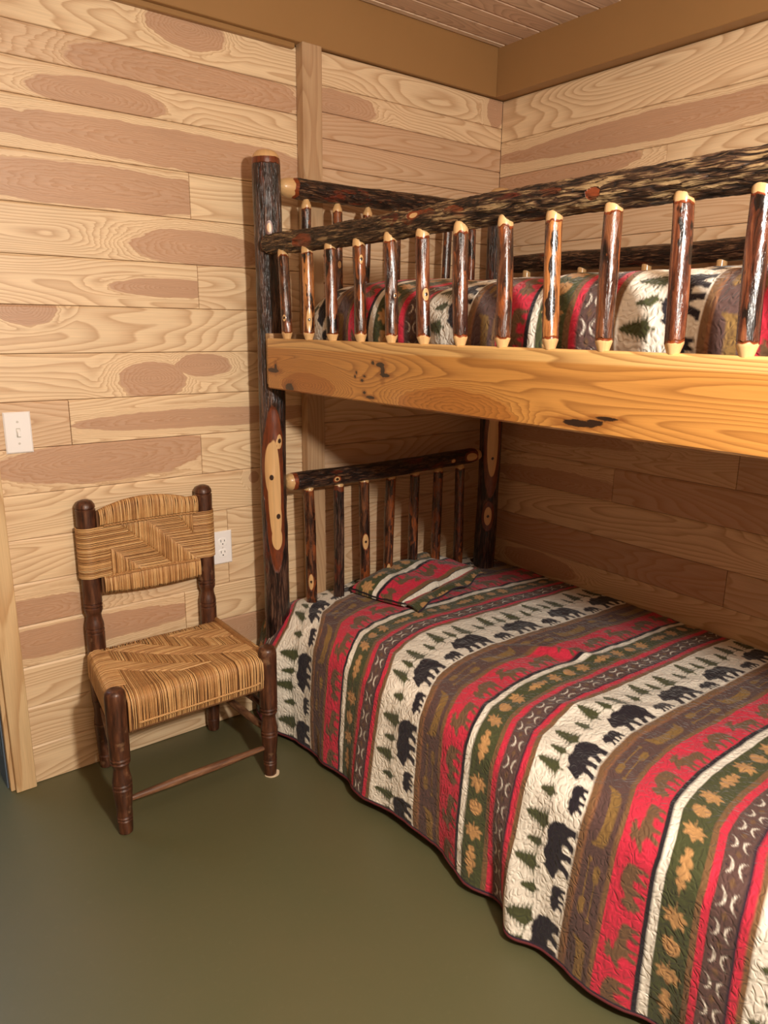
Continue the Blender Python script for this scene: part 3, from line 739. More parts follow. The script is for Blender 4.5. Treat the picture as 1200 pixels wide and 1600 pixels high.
def quilt(name, prof, hemlen, t0, t1, ymap, deform, label, s_off=0.0, res=.003):
    q, sl = polyline(prof, 0); Ltot = sl[-1]
    ns = int(Ltot / res); nt = int((t1 - t0) / res)
    s = np.linspace(0, Ltot, ns); t = np.linspace(t0, t1, nt)
    px = np.interp(s, sl, q[:, 0]); pz = np.interp(s, sl, q[:, 1])
    tx = np.gradient(px, s); tz = np.gradient(pz, s); nl = np.hypot(tx, tz); nx, nz = tz / nl, -tx / nl   # outward normal
    S, Tt = np.meshgrid(s, t, indexing='ij')
    X = np.repeat(px[:, None], nt, 1); Z = np.repeat(pz[:, None], nt, 1); NX = np.repeat(nx[:, None], nt, 1); NZ = np.repeat(nz[:, None], nt, 1)
    Y = ymap(X, Tt, S)
    X, Y, Z = deform(X, Y, Z, NX, NZ, S, Tt, Ltot)
    colr = print_aa(S + s_off, Tt)
    hem = S > Ltot - .007; colr[hem] = C['navy'] * 1.2
    # turned-in backing below the hem
    nb = 14
    o = np.linspace(0, 1, nb + 1)[1:]
    XB = X[-1][None] + .009 * np.sin(np.minimum(o * 3, 1) * PI / 2)[:, None]; YB = np.repeat(Y[-1][None], nb, 0); ZB = Z[-1][None] + np.maximum(0, o - .15)[:, None] * .045 + .0 * XB
    P = np.concatenate([np.stack([X, Y, Z], -1), np.stack([XB, YB, ZB], -1)])
    cb = np.empty((nb, nt, 3)); cb[:] = C['dark'] * .7
    ca = np.concatenate([colr, cb]); ca = np.concatenate([ca, np.ones(ca.shape[:2] + (1,))], -1)
    st = np.stack([np.concatenate([S, Ltot + .05 * o[:, None] + 0 * YB]), np.concatenate([Tt, Tt[:nb]]), np.zeros((ns + nb, nt))], -1)
    m = MB(); m.grid(P, flip=True, col=ca.reshape(-1, 4), st=st.reshape(-1, 3))
    o_ = m.build(name, M['quilt'], smooth=True, fixn=False)
    # binding along the hem
    b = MB(); idx = list(range(0, nt, 3)); cen = P[ns - 1, idx] + np.array([0, 0, 0.0])
    an = np.linspace(0, 2 * PI, 6, endpoint=False)
    ring = cen[:, None, :] + .0035 * np.stack([np.cos(an), 0 * an, np.sin(an)], -1)[None]
    b.grid(ring, close_u=True)
    bo = b.build('binding', M['dark_edging'], o_, smooth=True)
    return tag(o_, label, 'quilt')

prof_low = [(-.026, .400), (-.15, .408), (-.40, .420), (-.70, .430), (-.95, .436), (-1.06, .434), (-1.105, .421), (-1.132, .392), (-1.142, .35), (-1.148, .25), (-1.153, .15), (-1.160, .035)]
def ymap_low(X, Tt, S):
    xs = np.clip((X + 1.13) / 1.1, 0, 1)
    profile = np.interp(xs, [0, .03, .1, .18, .25, .32, .5, 1], [0, .12, .50, .72, .84, .89, .93, 1])
    A = np.interp(Tt, [.0, .38, .56, .75, .9, 1.08, 1.3, 2.0], [.24, .25, .165, .185, .135, .095, .11, .06])
    return -Tt + A * profile
def deform_low(X, Y, Z, NX, NZ, S, Tt, L):
    top = NZ ** 2
    side = np.clip((.42 - Z) / .40, 0, 1)
    # soft wrinkles on top
    w = (fbm(X * 5, Y * 5, 0, 3) - .5) * .016 + (fbm(X * 18, Y * 22 + X * 12, 3, 2) - .5) * .006
    rg = .020 * np.exp(-(((X + .62) * .75 + (Y + .93) * .65) / .022) ** 2 - (((X + .62) * .65 - (Y + .93) * .75) / .12) ** 2)
    rg += .012 * np.exp(-(((X + .80) * .6 + (Y + 1.22) * .8) / .03) ** 2 - (((X + .80) * .8 - (Y + 1.22) * .6) / .16) ** 2)
    # hanging folds grow towards the hem
    f = .012 * np.sin(Y * 9.2 + 1.1) + .010 * np.sin(Y * 17.5 + 2.0) + .006 * np.sin(Y * 31 + S * 3)
    f += .034 * np.exp(-((Y + 1.19 + .12 * side) / .05) ** 2) - .020 * np.exp(-((Y + 1.09 + .12 * side) / .05) ** 2) + .022 * np.exp(-((Y + 1.56) / .06) ** 2)
    f += (fbm(Y * 24, S * 9, 8, 2) - .5) * .010
    D = w * (1 - side) + rg * (1 - side) + f * side ** 1.2 + (fbm(X * 40 + S * 30, Y * 40, 5, 2) - .5) * .0035
    X2 = X + NX * D - .012 * side * np.sin(np.clip(side, 0, 1) * PI); Z2 = Z + NZ * D
    # head end drops and turns in round the post
    hk = np.clip((Y + .17) / .14, 0, 1) ** 2
    Z2 = Z2 - .050 * hk * np.clip((-X - .7) / .4, 0, 1) * np.clip(Z / .3, 0, 1)
    X2 = X2 - .058 * np.where(Y > -.2, np.exp(-((Y + .20) / .10) ** 2), np.exp(-((Y + .20) / .07) ** 2)) * sstep(.0, .35, side) + .02 * hk * side
    Y2 = Y + side * .012 * np.sin(Y * 9 + 2)
    Z2 = Z2 + .010 * np.sin(Y * 6.5 + .6) * side ** 2 * (side > .8)
    fk = np.clip((-Y2 - 1.98) / .09, 0, 1)
    Z2 = Z2 - .10 * fk ** 2.2 * np.clip(Z2 / .4, 0, 1)
    return X2, np.minimum(Y2, -.045), np.maximum(Z2, .006)
quilt('quilt', prof_low, 0, .045, 2.14, ymap_low, deform_low, 'quilt with bear, moose, pine and leaf stripes hanging over the lower bunk to the floor', s_off=.03)

prof_up = [(-.165, 1.46), (-.19, 1.497), (-.26, 1.512), (-.45, 1.516), (-.70, 1.508), (-.90, 1.494), (-.99, 1.482), (-1.045, 1.455), (-1.075, 1.41), (-1.084, 1.36), (-1.080, 1.31), (-1.072, 1.27)]
def ymap_up(X, Tt, S):
    xs = np.clip((X + 1.08) / .95, 0, 1)
    side = np.clip((1.48 - np.interp(S, [0, 1], [1.48, 1.48])), 0, 1)
    return -(.80 + (Tt - .745) * 1.07) - .04 * xs * 0 + .05 * np.interp(xs, [0, .2, 1], [0, .5, 1])
def deform_up(X, Y, Z, NX, NZ, S, Tt, L):
    side = np.clip((1.48 - Z) / .2, 0, 1)
    D = (fbm(X * 6, Y * 6, 2, 3) - .5) * .016 + .009 * np.sin(Y * 11 + 1) * side + (fbm(X * 40 + S * 30, Y * 40, 6, 2) - .5) * .004
    D = D - .018 * np.exp(-((Y + .74) / .045) ** 2) * side - .012 * np.exp(-((Y + .74) / .09) ** 2)
    X2 = X + NX * D; Z2 = Z + NZ * D
    hk = np.clip((Y + .34) / .12, 0, 1)
    k = 1 - np.sqrt(np.clip(1 - hk ** 2, 0, 1))
    Z2 = np.where(Z2 > 1.33, 1.33 + (Z2 - 1.33) * (1 - .75 * k), Z2)
    X2 = X2 + .03 * k * (X < -.9)
    Z2 = Z2 + .012 * np.exp(-((Y + .5) / .14) ** 2) * (1 - side)
    fk = np.clip((-Y - 1.99) / .09, 0, 1)
    Z2 = Z2 - .10 * fk ** 2.2 * np.clip((Z2 - 1.33) / .15, 0, 1)
    return X2, np.minimum(Y, -.215), Z2
quilt('quilt', prof_up, 0, .205, 1.975, ymap_up, deform_up, 'quilt with the same wildlife print on the upper bunk, behind the guard spindles', s_off=.095, res=.0034)

# ---------------------------------------------------------------- pillow sham
def sham():
    L, Dp, ang = .50, .25, math.radians(15.5)
    o = np.array([-.572, -.215, .441]); ex = np.array([math.cos(ang), math.sin(ang), 0]); ey = np.array([-math.sin(ang), math.cos(ang), 0])
    root = empty('pillow_sham', tuple(o), 'folded pillow sham in red, green and white wildlife print lying on the lower bunk', 'pillow')
    na, nb = 170, 100
    a = np.linspace(-1, 1, na); b = np.linspace(-1, 1, nb); A, Bb = np.meshgrid(a, b, indexing='ij')
    pill = np.clip((1 - np.abs(A) ** 3.2) * (1 - np.abs(Bb) ** 3.2), 0, 1) ** .5
    sx = A * L / 2 * (1 - .03 * Bb ** 2); sy = Bb * Dp / 2 * (1 - .05 * A ** 2)
    up = .012 + pill * (.048 + .014 * Bb) + (fbm(sx * 18, sy * 22, 1, 3) - .5) * .012 + .006 * np.sin(sx * 30 + sy * 20) * pill
    for nm, sgn in (('cover', 1),):
        w = (1 - (Bb + 1) / 2) * Dp * 1.15                   # 0 at the head end
        t = .22 + .445 - w * .77
        t = np.where(w > .268, .22 + .332 + (w - .268) * 1.0, t)
        colr = print_aa(sx + .7, t); colr = np.concatenate([colr, np.ones(colr.shape[:2] + (1,))], -1)
        Zt = up; P = o + ex * sx[..., None] + ey * sy[..., None] + np.array([0, 0, 1.]) * Zt[..., None]
        m = MB(); st = np.stack([sx + 3, sy + 5, 0 * sx], -1)
        m.grid(P, col=colr.reshape(-1, 4), st=st.reshape(-1, 3))
        Pb = P.copy(); Pb[..., 2] = o[2] + .002 + .004 * pill
        m.grid(Pb, flip=True, col=colr.reshape(-1, 4), st=st.reshape(-1, 3))
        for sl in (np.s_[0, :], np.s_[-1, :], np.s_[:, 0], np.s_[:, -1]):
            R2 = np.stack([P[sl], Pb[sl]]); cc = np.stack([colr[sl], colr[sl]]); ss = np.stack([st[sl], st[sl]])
            m.grid(R2, col=cc.reshape(-1, 4) * .6, st=ss.reshape(-1, 3))  # side strips: cover print darkened, shade put into the colour
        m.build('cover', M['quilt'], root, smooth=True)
        loop = np.concatenate([P[:, 0], P[-1, 1:], P[-2::-1, -1], P[0, -2:0:-1]])[::2]
        pm = MB(); an = np.linspace(0, 2 * PI, 6, endpoint=False); cen = loop.mean(0)
        dr = loop - cen; dr[:, 2] = 0; dr /= np.linalg.norm(dr, axis=1)[:, None]
        ring = loop[:, None] + .0028 * (dr[:, None] * np.cos(an)[None, :, None] + np.array([0, 0, 1.])[None, None] * np.sin(an)[None, :, None])
        ring = np.concatenate([ring, ring[:1]]); pm.grid(ring, close_u=True)
        pm.build('dark_edging', plain('black_opening_shade', (30, 24, 30), .8), root, smooth=True)  # black edge tube added, its colour stands in for the shaded fold opening
    # flange: flat border sticking out along the front and left edge, folded under
    m = MB(); n = 150; k = 26
    e = np.linspace(-1, 1, n); g = np.linspace(0, 1, k); E_, G = np.meshgrid(e, g, indexing='ij')
    sx = E_ * L / 2 * .97; sy = -Dp / 2 + .012 - G * .055 - .010 * np.sin(E_ * 5) * G
    z = .012 * (1 - G) + .004 + .006 * np.sin(E_ * 9 + 1) * G + .020 * G * (1 - G)
    P = o + ex * sx[..., None] + ey * sy[..., None] + np.array([0, 0, 1.]) * z[..., None]
    t = .22 + .440 - G * .058; colr = print_aa(sx + .3, t); colr[G > .94] = C['navy']
    colr = np.concatenate([colr, np.ones(colr.shape[:2] + (1,))], -1); st = np.stack([sx + 8, sy + 1, 0 * sx], -1)
    m.grid(P, col=colr.reshape(-1, 4), st=st.reshape(-1, 3)); P2 = P.copy(); P2[..., 2] -= .004
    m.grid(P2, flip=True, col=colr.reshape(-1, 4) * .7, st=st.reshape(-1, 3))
    R2 = np.stack([P[:, -1], P2[:, -1]]); m.grid(R2, col=np.tile(np.append(C['navy'], 1), (2 * n, 1)), st=np.zeros((2 * n, 3)))
    m.build('flange', M['quilt'], root, smooth=True)
sham()

# ================================================================ CHAIR
FL = (-1.765, -.388); FR = (-1.308, -.388); BL = (-1.706, -.034); BR = (-1.336, -.034)
chair = empty('rush_chair', (-1.53, -.21, 0), 'low dark turned-wood chair with woven rush seat and back against the plank wall', 'chair')
def lathe(name, cx, cy, prof, mat, parent, seg=36, top=None, wob=.02, seed=0):
    p = np.array(prof); z = []; r = []
    for i in range(len(p) - 1):
        n = max(2, int(abs(p[i + 1][0] - p[i][0]) / .004))
        for k in range(n):
            f = k / n; z.append(p[i][0] + (p[i + 1][0] - p[i][0]) * f); r.append(p[i][1] + (p[i + 1][1] - p[i][1]) * f)
    z.append(p[-1][0]); r.append(p[-1][1]); z = np.array(z); r = np.array(r)
    th = np.linspace(0, 2 * PI, seg, endpoint=False); Z, TH = np.meshgrid(z, th, indexing='ij'); Rr = np.repeat(r[:, None], seg, 1)
    Rr = Rr * (1 + wob * (fbm(np.cos(TH) * 1.3 + seed, np.sin(TH) * 1.3, Z * 12, 3) - .5) * 2)
    zt = Z / z.max(); ox = cx + (0 if top is None else (top[0] - cx)) * zt; oy = cy + (0 if top is None else (top[1] - cy)) * zt
    P = np.stack([ox + Rr * np.cos(TH), oy + Rr * np.sin(TH), Z], -1)
    m = MB(); m.grid(P, close_u=True); m.add(P[0], [tuple(range(seg))]); m.add(P[-1], [tuple(range(seg))])
    return m.build(name, mat, parent, smooth=True, angle=.7)
def groove(z, r): return [(z - .0035, r), (z, r - .0035), (z + .0035, r)]
front = [(0, .015), (.004, .019), (.030, .0205)] + groove(.045, .021) + groove(.055, .0215) + [(.075, .021), (.10, .0235), (.128, .0255)] + groove(.145, .0265) + groove(.157, .0265) + [(.168, .0255), (.185, .0225), (.205, .0205), (.214, .0235)] + \
        groove(.224, .0265) + groove(.236, .0272) + [(.250, .0275), (.30, .028), (.415, .0285), (.428, .026), (.435, .020), (.438, .010)]
lathe('leg', FL[0], FL[1], front, M['chairwood'], chair, seed=1)
lathe('leg', FR[0], FR[1], front, M['chairwood'], chair, seed=2)
rear = [(0, .015), (.004, .019), (.030, .021)] + groove(.045, .0215) + [(.10, .0235)] + groove(.157, .0265) + [(.185, .0235), (.214, .0240)] + groove(.236, .0265) + [(.25, .0270), (.41, .0275), (.445, .0275)] + \
       groove(.463, .0275) + groove(.476, .0275) + [(.490, .0265), (.507, .0225), (.520, .0215), (.532, .0265)] + groove(.545, .0275) + groove(.556, .0275) + [(.57, .0272), (.80, .028), (.845, .0285)] + groove(.850, .0285) + [(.862, .027), (.872, .020), (.876, .010)]
lathe('leg', BL[0], BL[1], rear, M['chairwood'], chair, top=(-1.702, -.033), seed=3)
lathe('leg', BR[0], BR[1], rear, M['chairwood'], chair, top=(-1.333, -.033), seed=4)
def rod(name, a, b, r, mat, parent, seg=20, thick=1.25, seed=0):
    a = np.array(a, float); b = np.array(b, float); L = np.linalg.norm(b - a); d = (b - a) / L; up = np.array((0, 0, 1.)); v = np.cross(d, up); v /= np.linalg.norm(v); up = np.cross(v, d)
    l = np.linspace(0, 1, 40); th = np.linspace(0, 2 * PI, seg, endpoint=False); LL, TH = np.meshgrid(l, th, indexing='ij')
    rr = r * (.72 + (thick - .72) * np.sin(LL * PI) ** .6) * (1 + .10 * (fbm(np.cos(TH) + seed, np.sin(TH), LL * 6) - .5))
    P = a + d * (LL * L)[..., None] + up * (np.cos(TH) * rr)[..., None] + v * (np.sin(TH) * rr)[..., None]
    m = MB(); m.grid(P, close_u=True); m.add(P[0], [tuple(range(seg))]); m.add(P[-1], [tuple(range(seg))])
    return m.build(name, mat, parent, smooth=True, angle=.9)
rod('stretcher', (FL[0] + .018, -.388, .098), (FR[0] - .018, -.388, .100), .0095, M['stretch'], chair, seed=1)
rod('stretcher', (FL[0] + .003, -.370, .185), (BL[0] - .003, -.052, .215), .0090, M['stretch'], chair, seed=2)
rod('stretcher', (FR[0] - .003, -.370, .150), (BR[0] + .001, -.052, .165), .0100, M['stretch'], chair, seed=3)
rod('stretcher', (BL[0] + .02, -.034, .16), (BR[0] - .02, -.034, .16), .0095, M['stretch'], chair, seed=4)
rod('stretcher', (FR[0] - .003, -.370, .23), (BR[0] + .001, -.052, .24), .0100, M['chairwood'], chair, seed=5)

def strand(m, pts, r=.0016, flat=.75, seg=5):
    p = np.array(pts, float); n = len(p)
    if n < 2: return
    tg = np.gradient(p, axis=0); tg /= np.linalg.norm(tg, axis=1)[:, None] + 1e-9
    ref = np.where(np.abs(tg[:, [2]]) > .85, np.array([[0., -1., .3]]), np.array([[0., -.3, 1.]]))
    s = np.cross(tg, ref); s /= np.linalg.norm(s, axis=1)[:, None] + 1e-9; q = np.cross(s, tg)
    th = np.linspace(0, 2 * PI, seg, endpoint=False)
    P = p[:, None] + r * (s[:, None] * np.cos(th)[None, :, None] + q[:, None] * flat * np.sin(th)[None, :, None])
    sv = R.random()
    m.grid(P, close_u=True, sv=np.full((n * seg, 1), sv))
def runs(mask):
    out = []; i = 0; n = len(mask)
    while i < n:
        if mask[i]:
            j = i
            while j + 1 < n and mask[j + 1]: j += 1
            out.append((i, j)); i = j + 1
        else: i += 1
    return out
# --- seat
def seat_pt(a, b, h=0.0):
    p = (1 - b) * ((1 - a) * np.array([-1.728, -.052]) + a * np.array([-1.306, -.052])) + b * ((1 - a) * np.array([-1.772, -.392]) + a * np.array([-1.300, -.392]))
    e = min(a * .46, (1 - a) * .46, b * .35, (1 - b) * .35)
    sag = -.012 * math.sin(PI * a) * math.sin(PI * min(1, b)) - .007 * max(0, 1 - e / .014) ** 2
    return np.array([p[0], p[1], .412 + sag + h])
def seat_vertical(a, b):
    """True where the strands run front to back"""
    if a < .07 or a > .955: return False
    if b > .80 or b < .08: return True
    if a < .11: return False
    f = b - .93 * a
    return f > .39 or ((.39 - f) % .41) > .205
seat = MB(); NA, NB = 165, 126
am = [(i + .5) / NA for i in range(NA)]; bmv = [(j + .5) / NB for j in range(NB)]
mask = np.array([[seat_vertical(a, b) for b in bmv] for a in am])
for i, a in enumerate(am):
    for (j0, j1) in runs(mask[i]):
        if j1 < NB * .14 and i % 2: continue
        bs = np.linspace(bmv[j0] - .015, min(1, bmv[j1] + .015), max(3, (j1 - j0) // 5 + 3))
        jt = R.uniform(-.0012, .0012)
        pts = [seat_pt(a, min(max(b, 0), 1), (.0012 if 0 < k < len(bs) - 1 else -.0022) + R.uniform(-.0003, .0003)) + np.array([jt, 0, 0]) for k, b in enumerate(bs)]
        if j1 == NB - 1 and .075 < a < .955:
            x = pts[-1][0]; pts[-1] = np.array([x, -.396, .405])
            pts += [np.array([x, -.4035, .394]), np.array([x + jt, -.405, .37]), np.array([x + jt * 2, -.4045, .34]), np.array([x + jt, -.402, .312]), np.array([x, -.394, .301]), np.array([x, -.380, .298])]
        if j0 == 0:
            pts = [np.array([pts[0][0], -.046, .39]), np.array([pts[0][0], -.044, .402])] + pts
        strand(seat, pts, .00165)
for j, b in enumerate(bmv):
    for (i0, i1) in runs(~mask[:, j]):
        as_ = np.linspace(am[i0] - .012, am[i1] + .012, max(3, (i1 - i0) // 6 + 3)); jt = R.uniform(-.0012, .0012)
        pts = [seat_pt(min(max(a, 0), 1), b, (.0012 if 0 < k < len(as_) - 1 else -.0022)) + np.array([0, jt, 0]) for k, a in enumerate(as_)]
        if i0 == 0 and b < .94:
            y = pts[0][1]; xe = pts[0][0]
            pts = [np.array([xe + .012, y, .300]), np.array([xe - .004, y, .303]), np.array([xe - .011, y, .33]), np.array([xe - .0115, y + jt, .37]), np.array([xe - .009, y, .398]), np.array([xe - .002, y, .407])] + pts[1:]
        if i1 == NA - 1 and b < .94:
            y = pts[-1][1]; xe = pts[-1][0]
            pts = pts[:-1] + [np.array([xe + .002, y, .407]), np.array([xe + .009, y, .398]), np.array([xe + .0105, y, .37]), np.array([xe + .009, y, .33]), np.array([xe - .004, y, .303])]
        strand(seat, pts, .00165)
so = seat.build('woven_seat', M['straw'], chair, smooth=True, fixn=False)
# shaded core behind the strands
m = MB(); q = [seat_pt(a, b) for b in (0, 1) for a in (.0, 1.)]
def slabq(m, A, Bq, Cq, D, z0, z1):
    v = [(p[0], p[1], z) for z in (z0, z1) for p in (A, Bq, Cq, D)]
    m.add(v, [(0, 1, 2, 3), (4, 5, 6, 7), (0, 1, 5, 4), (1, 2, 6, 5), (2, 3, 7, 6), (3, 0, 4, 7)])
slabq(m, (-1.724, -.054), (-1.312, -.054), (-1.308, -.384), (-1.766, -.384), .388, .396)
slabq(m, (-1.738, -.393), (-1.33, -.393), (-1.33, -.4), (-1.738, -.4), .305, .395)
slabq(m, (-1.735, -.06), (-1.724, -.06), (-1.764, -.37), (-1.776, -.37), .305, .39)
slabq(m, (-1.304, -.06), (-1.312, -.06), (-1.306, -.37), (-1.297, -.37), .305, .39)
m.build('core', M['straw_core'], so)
# twisted cord along the front apron
def braid(pts, r, pitch, parent, turns_r=.0017):
    m = MB(); p = np.array(pts, float); d = np.linalg.norm(np.diff(p, axis=0), axis=1); L = d.sum(); s = np.concatenate([[0], np.cumsum(d)]); n = int(L / .0015)
    sl = np.linspace(0, L, n); c = np.stack([np.interp(sl, s, p[:, k]) for k in range(3)], -1)
    for ph in (0, PI):
        a = sl / pitch * 2 * PI + ph
        q = c + np.stack([0 * a, np.cos(a) * r, np.sin(a) * r], -1)
        strand(m, q, turns_r, 1.0, 6)
    return m.build('twisted_cord', M['straw'], parent, smooth=True, fixn=False)
braid([(-1.712, -.4085, .329), (-1.36, -.4085, .331), (-1.345, -.4085, .335)], .0018, .012, so)
rod('seat_rail', (-1.318, -.372, .404), (-1.318, -.02, .416), .010, M['straw'], chair, thick=1.05)

# --- back panel
XL, XR, YB = -1.678, -1.360, -.058
def back_curve(a): return YB + .010 * (1 - (2 * a - 1) ** 2)
def back_pt(a, z, h=0.0):
    return np.array([XL + (XR - XL) * a, back_curve(a) - h, z])
ZT0, ZB0 = .795, .640
def ztop(a): return .838 + .026 * math.sin(PI * min(1, a * 1.12 + .02)) ** .8 + .010 * a
def zbot(a): return .588 - .012 * math.sin(PI * a) - .008 * a
def back_vertical(a, b):
    """b: 0 at the top of the centre field, 1 at its foot"""
    if a < .05 or a > .96: return False
    if .20 < a - .50 * b < .46: return True
    if .10 < a < .10 + .30 * (b - .45) / .55: return True
    if a > .78 and a < .93 and b < .42 and (a - .78) / .15 > b / .42: return True
    return False
back = MB(); NA, NB = 116, 58
am = [(i + .5) / NA for i in range(NA)]; bv = [(j + .5) / NB for j in range(NB)]
def zc(b): return ZT0 + (ZB0 - ZT0) * b
mask = np.array([[back_vertical(a, b) for b in bv] for a in am])
for i, a in enumerate(am):
    jt = R.uniform(-.001, .001)
    for (j0, j1) in runs(mask[i]):
        zz = np.linspace(zc(bv[j0]) + .004, zc(bv[j1]) - .004, max(3, (j1 - j0) // 4 + 3))
        strand(back, [back_pt(a, z, .003 if 0 < k < len(zz) - 1 else -.002) + np.array([jt, 0, 0]) for k, z in enumerate(zz)], .0016)
    # top and bottom bands wrap their slats
    if .02 < a < .985:
        x = XL + (XR - XL) * a; yc = back_curve(a); zt = ztop(a); zb_ = zbot(a)
        strand(back, [(x, yc + .012, zt - .004), (x, yc + .006, zt + .001), (x + jt, yc - .004, zt - .002), (x + jt * 2, yc - .009, zt - .015), (x + jt, yc - .010, (zt + ZT0) / 2), (x, yc - .008, ZT0 + .008), (x, yc - .003, ZT0 + .001), (x, yc + .006, ZT0)], .0016)
        strand(back, [(x, yc + .006, ZB0), (x, yc - .003, ZB0 - .001), (x, yc - .008, ZB0 - .008), (x + jt, yc - .009, (zb_ + ZB0) / 2), (x + jt, yc - .008, zb_ + .010), (x, yc - .003, zb_), (x, yc + .008, zb_ - .001)], .0016)
for j, b in enumerate(bv):
    z = zc(b)
    for (i0, i1) in runs(~mask[:, j]):
        as_ = np.linspace(am[i0] - .01, am[i1] + .01, max(3, (i1 - i0) // 8 + 3)); jt = R.uniform(-.001, .001)
        pts = [back_pt(a, z + jt, .003 if 0 < k < len(as_) - 1 else -.002) for k, a in enumerate(as_)]
        if i0 == 0: pts = pts[1:]
        if i1 == NA - 1: pts = pts[:-1]
        if i0 == 0:
            c = (-1.7035, -.0335); arc = [(c[0] + .0305 * math.cos(t), c[1] + .0305 * math.sin(t), z + jt) for t in np.linspace(-3.6, -1.15, 12)]
            pts = arc + pts[0:]
        if i1 == NA - 1:
            c = (-1.3345, -.0335); arc = [(c[0] + .0305 * math.cos(t), c[1] + .0305 * math.sin(t), z + jt) for t in np.linspace(-2.0, .45, 12)]
            pts = pts + arc
        strand(back, pts, .0016)
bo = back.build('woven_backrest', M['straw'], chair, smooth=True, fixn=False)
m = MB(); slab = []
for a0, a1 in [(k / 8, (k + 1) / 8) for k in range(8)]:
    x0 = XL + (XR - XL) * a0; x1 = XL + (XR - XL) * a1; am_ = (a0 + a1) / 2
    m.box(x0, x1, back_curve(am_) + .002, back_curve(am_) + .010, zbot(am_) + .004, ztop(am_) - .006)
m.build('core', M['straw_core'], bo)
braid([tuple(back_pt(a, ZT0 + .002, .0095)) for a in np.linspace(.05, .97, 10)], .0017, .011, bo)
braid([tuple(back_pt(a, ZB0 - .002, .0090)) for a in np.linspace(.05, .97, 10)], .0014, .011, bo)
m = MB(); th = np.linspace(0, 2 * PI, 20, endpoint=False)
m.add([(FR[0] + .004 + .024 * math.cos(t) * (1 + .1 * math.sin(3 * t)), FR[1] - .006 + .018 * math.sin(t), z) for z in (.0005, .004) for t in th],
      [tuple(range(20)), tuple(range(20, 40))] + [(i, (i + 1) % 20, 20 + (i + 1) % 20, 20 + i) for i in range(20)])
tag(m.build('foot_pad', M['felt'], chair), 'cream felt pad under the right front leg')

# ================================================================ SWITCH AND OUTLET
def plate(parent, x, z, w=.070, h=.114, d=.0055):
    m = MB(); b = .0035
    o = [(-w / 2, -h / 2), (w / 2, -h / 2), (w / 2, h / 2), (-w / 2, h / 2)]
    v = [(x + p[0], 0.0, z + p[1]) for p in o] + [(x + p[0], -.0025, z + p[1]) for p in o] + [(x + p[0] * (1 - 2 * b / w), -d, z + p[1] * (1 - 2 * b / h)) for p in o]
    m.add(v, [(0, 1, 2, 3), (8, 9, 10, 11)] + [(i, (i + 1) % 4, 4 + (i + 1) % 4, 4 + i) for i in range(4)] + [(4 + i, 4 + (i + 1) % 4, 8 + (i + 1) % 4, 8 + i) for i in range(4)])
    return m.build('cover_plate', M['plastic'], parent)
def disc(m, x, z, y0, y1, rx, rz, seg=24, cut=0.0):
    P = []
    for y, k in ((y0, 1), (y1 + .0006, 1), (y1, .93)):
        for i in range(seg):
            t = 2 * PI * i / seg; cx, cz = rx * math.cos(t) * k, rz * math.sin(t) * k
            if cut: cz = max(-cut * k, min(cut * k, cz))
            P.append((x + cx, y, z + cz))
    f = [tuple(range(seg)), tuple(range(2 * seg, 3 * seg))]
    for r in (0, 1): f += [(r * seg + i, r * seg + (i + 1) % seg, (r + 1) * seg + (i + 1) % seg, (r + 1) * seg + i) for i in range(seg)]
    m.add(P, f)
sw = empty('light_switch', (-1.852, 0, 1.081), 'white toggle light switch on the plank wall near the doorway', 'light switch')
plate(sw, -1.852, 1.081)
m = MB(); m.box(-1.8575, -1.8465, -.0065, -.005, 1.068, 1.094, .0006); m.build('toggle_slot', M['screw'], sw)
m = MB(); v = []
for (y, z, w, h) in ((-.005, 1.084, .004, .008), (-.015, 1.0775, .0033, .0055)):
    v += [(-1.852 - w, y, z - h), (-1.852 + w, y, z - h), (-1.852 + w, y, z + h), (-1.852 - w, y, z + h)]
m.add(v, [(0, 1, 2, 3), (4, 5, 6, 7)] + [(i, (i + 1) % 4, 4 + (i + 1) % 4, 4 + i) for i in range(4)]); m.build('toggle', M['plastic2'], sw)
for dz in (.030, -.030):
    m = MB(); disc(m, -1.852, 1.081 + dz, -.005, -.0068, .0032, .0032, 16); m.build('screw', M['screw'], sw)
ou = empty('power_outlet', (-1.259, 0, .645), 'white duplex power outlet on the plank wall beside the chair back', 'power outlet')
plate(ou, -1.259, .645)
for dz in (.0195, -.0195):
    m = MB(); disc(m, -1.259, .645 + dz, -.005, -.0072, .0170, .0170, 32, cut=.0140); rc = m.build('receptacle', M['plastic2'], ou)
    m = MB()
    m.box(-1.2665, -1.2645, -.0075, -.0068, .645 + dz + .0005, .645 + dz + .009); m.box(-1.2535, -1.2515, -.0075, -.0068, .645 + dz + .0015, .645 + dz + .008)
    disc(m, -1.259, .645 + dz - .0065, -.0068, -.0076, .0024, .0024, 12)
    m.build('slots', M['slot'], rc)
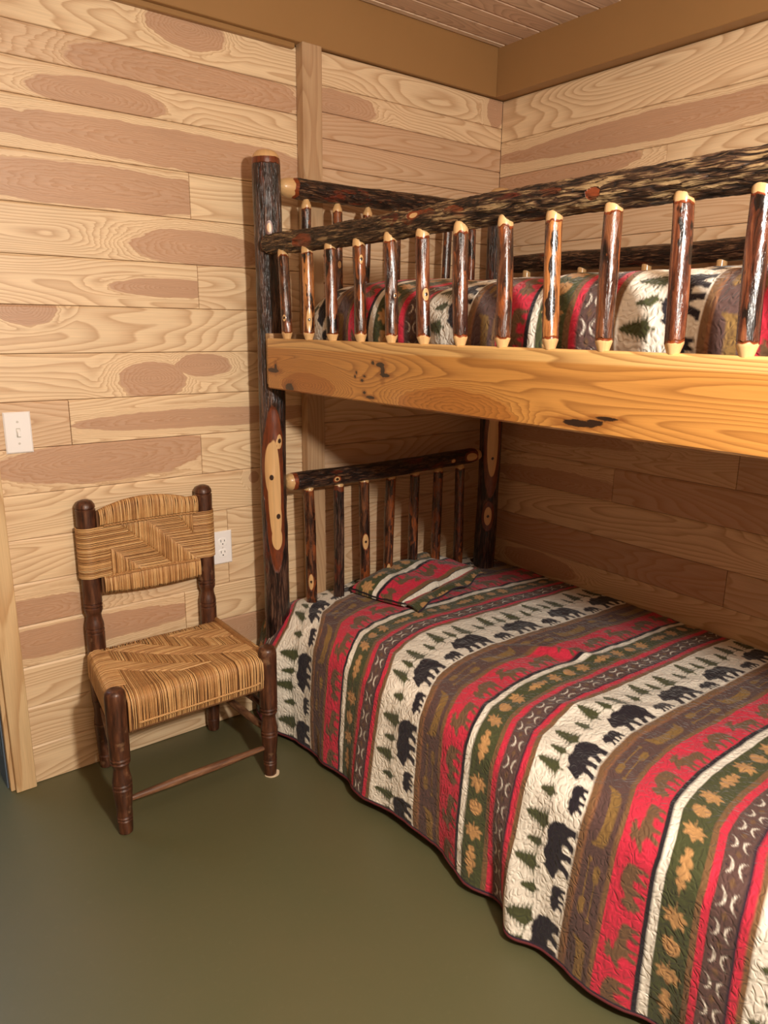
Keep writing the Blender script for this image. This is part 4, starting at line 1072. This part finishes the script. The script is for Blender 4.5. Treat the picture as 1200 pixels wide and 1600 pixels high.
m = MB(); disc(m, -1.259, .645, -.005, -.0066, .0028, .0028, 14); m.build('screw', M['screw'], ou)

# ================================================================ LIGHT
def light(name, kind, loc, power, colr, **k):
    d = bpy.data.lights.new(name, kind); d.energy = power; d.color = colr
    for a, b in k.items(): setattr(d, a, b)
    o = bpy.data.objects.new(name, d); o.location = loc; col.objects.link(o); return o
light('room_lamp', 'POINT', (-1.82, -2.65, 1.72), 186, (1.0, .915, .80), shadow_soft_size=.06)
a = light('ceiling_fill', 'AREA', (-1.9, -1.9, 2.36), 3, (1.0, .92, .82), shape='DISK', size=.5)  # weak soft fill added below the ceiling, no fixture there
b = light('next_room_daylight', 'AREA', (-2.4, 1.0, 2.2), 16, (.55, .75, 1.0), shape='SQUARE', size=.8)
w = bpy.data.worlds.new('dim_interior'); bpy.context.scene.world = w; w.use_nodes = True
w.node_tree.nodes['Background'].inputs[0].default_value = (.9, .75, .6, 1); w.node_tree.nodes['Background'].inputs[1].default_value = .05

# ================================================================ CAMERA
yaw, pitch, roll = .66218655, -.24626311, .012162
fw = Vector((math.sin(yaw) * math.cos(pitch), math.cos(yaw) * math.cos(pitch), math.sin(pitch)))
rt = Vector((math.cos(yaw), -math.sin(yaw), 0)); up = rt.cross(fw)
rt2 = math.cos(roll) * rt + math.sin(roll) * up; up2 = -math.sin(roll) * rt + math.cos(roll) * up
cd = bpy.data.cameras.new('camera'); cd.sensor_fit = 'VERTICAL'; cd.sensor_height = 36; cd.lens = 1146.3248 / 1600 * 36; cd.clip_start = .02
co = bpy.data.objects.new('camera', cd); col.objects.link(co)
co.matrix_world = Matrix(((rt2.x, up2.x, -fw.x, -2.2935), (rt2.y, up2.y, -fw.y, -2.2199), (rt2.z, up2.z, -fw.z, 1.3751), (0, 0, 0, 1)))
sc = bpy.context.scene; sc.camera = co
sc.view_settings.view_transform = 'Standard'; sc.view_settings.look = 'None'; sc.view_settings.gamma = 1; sc.view_settings.exposure = 0
sc.view_settings.use_curve_mapping = False
sc.cycles.use_denoising = True
sc.cycles.max_bounces = 8; sc.cycles.diffuse_bounces = 5
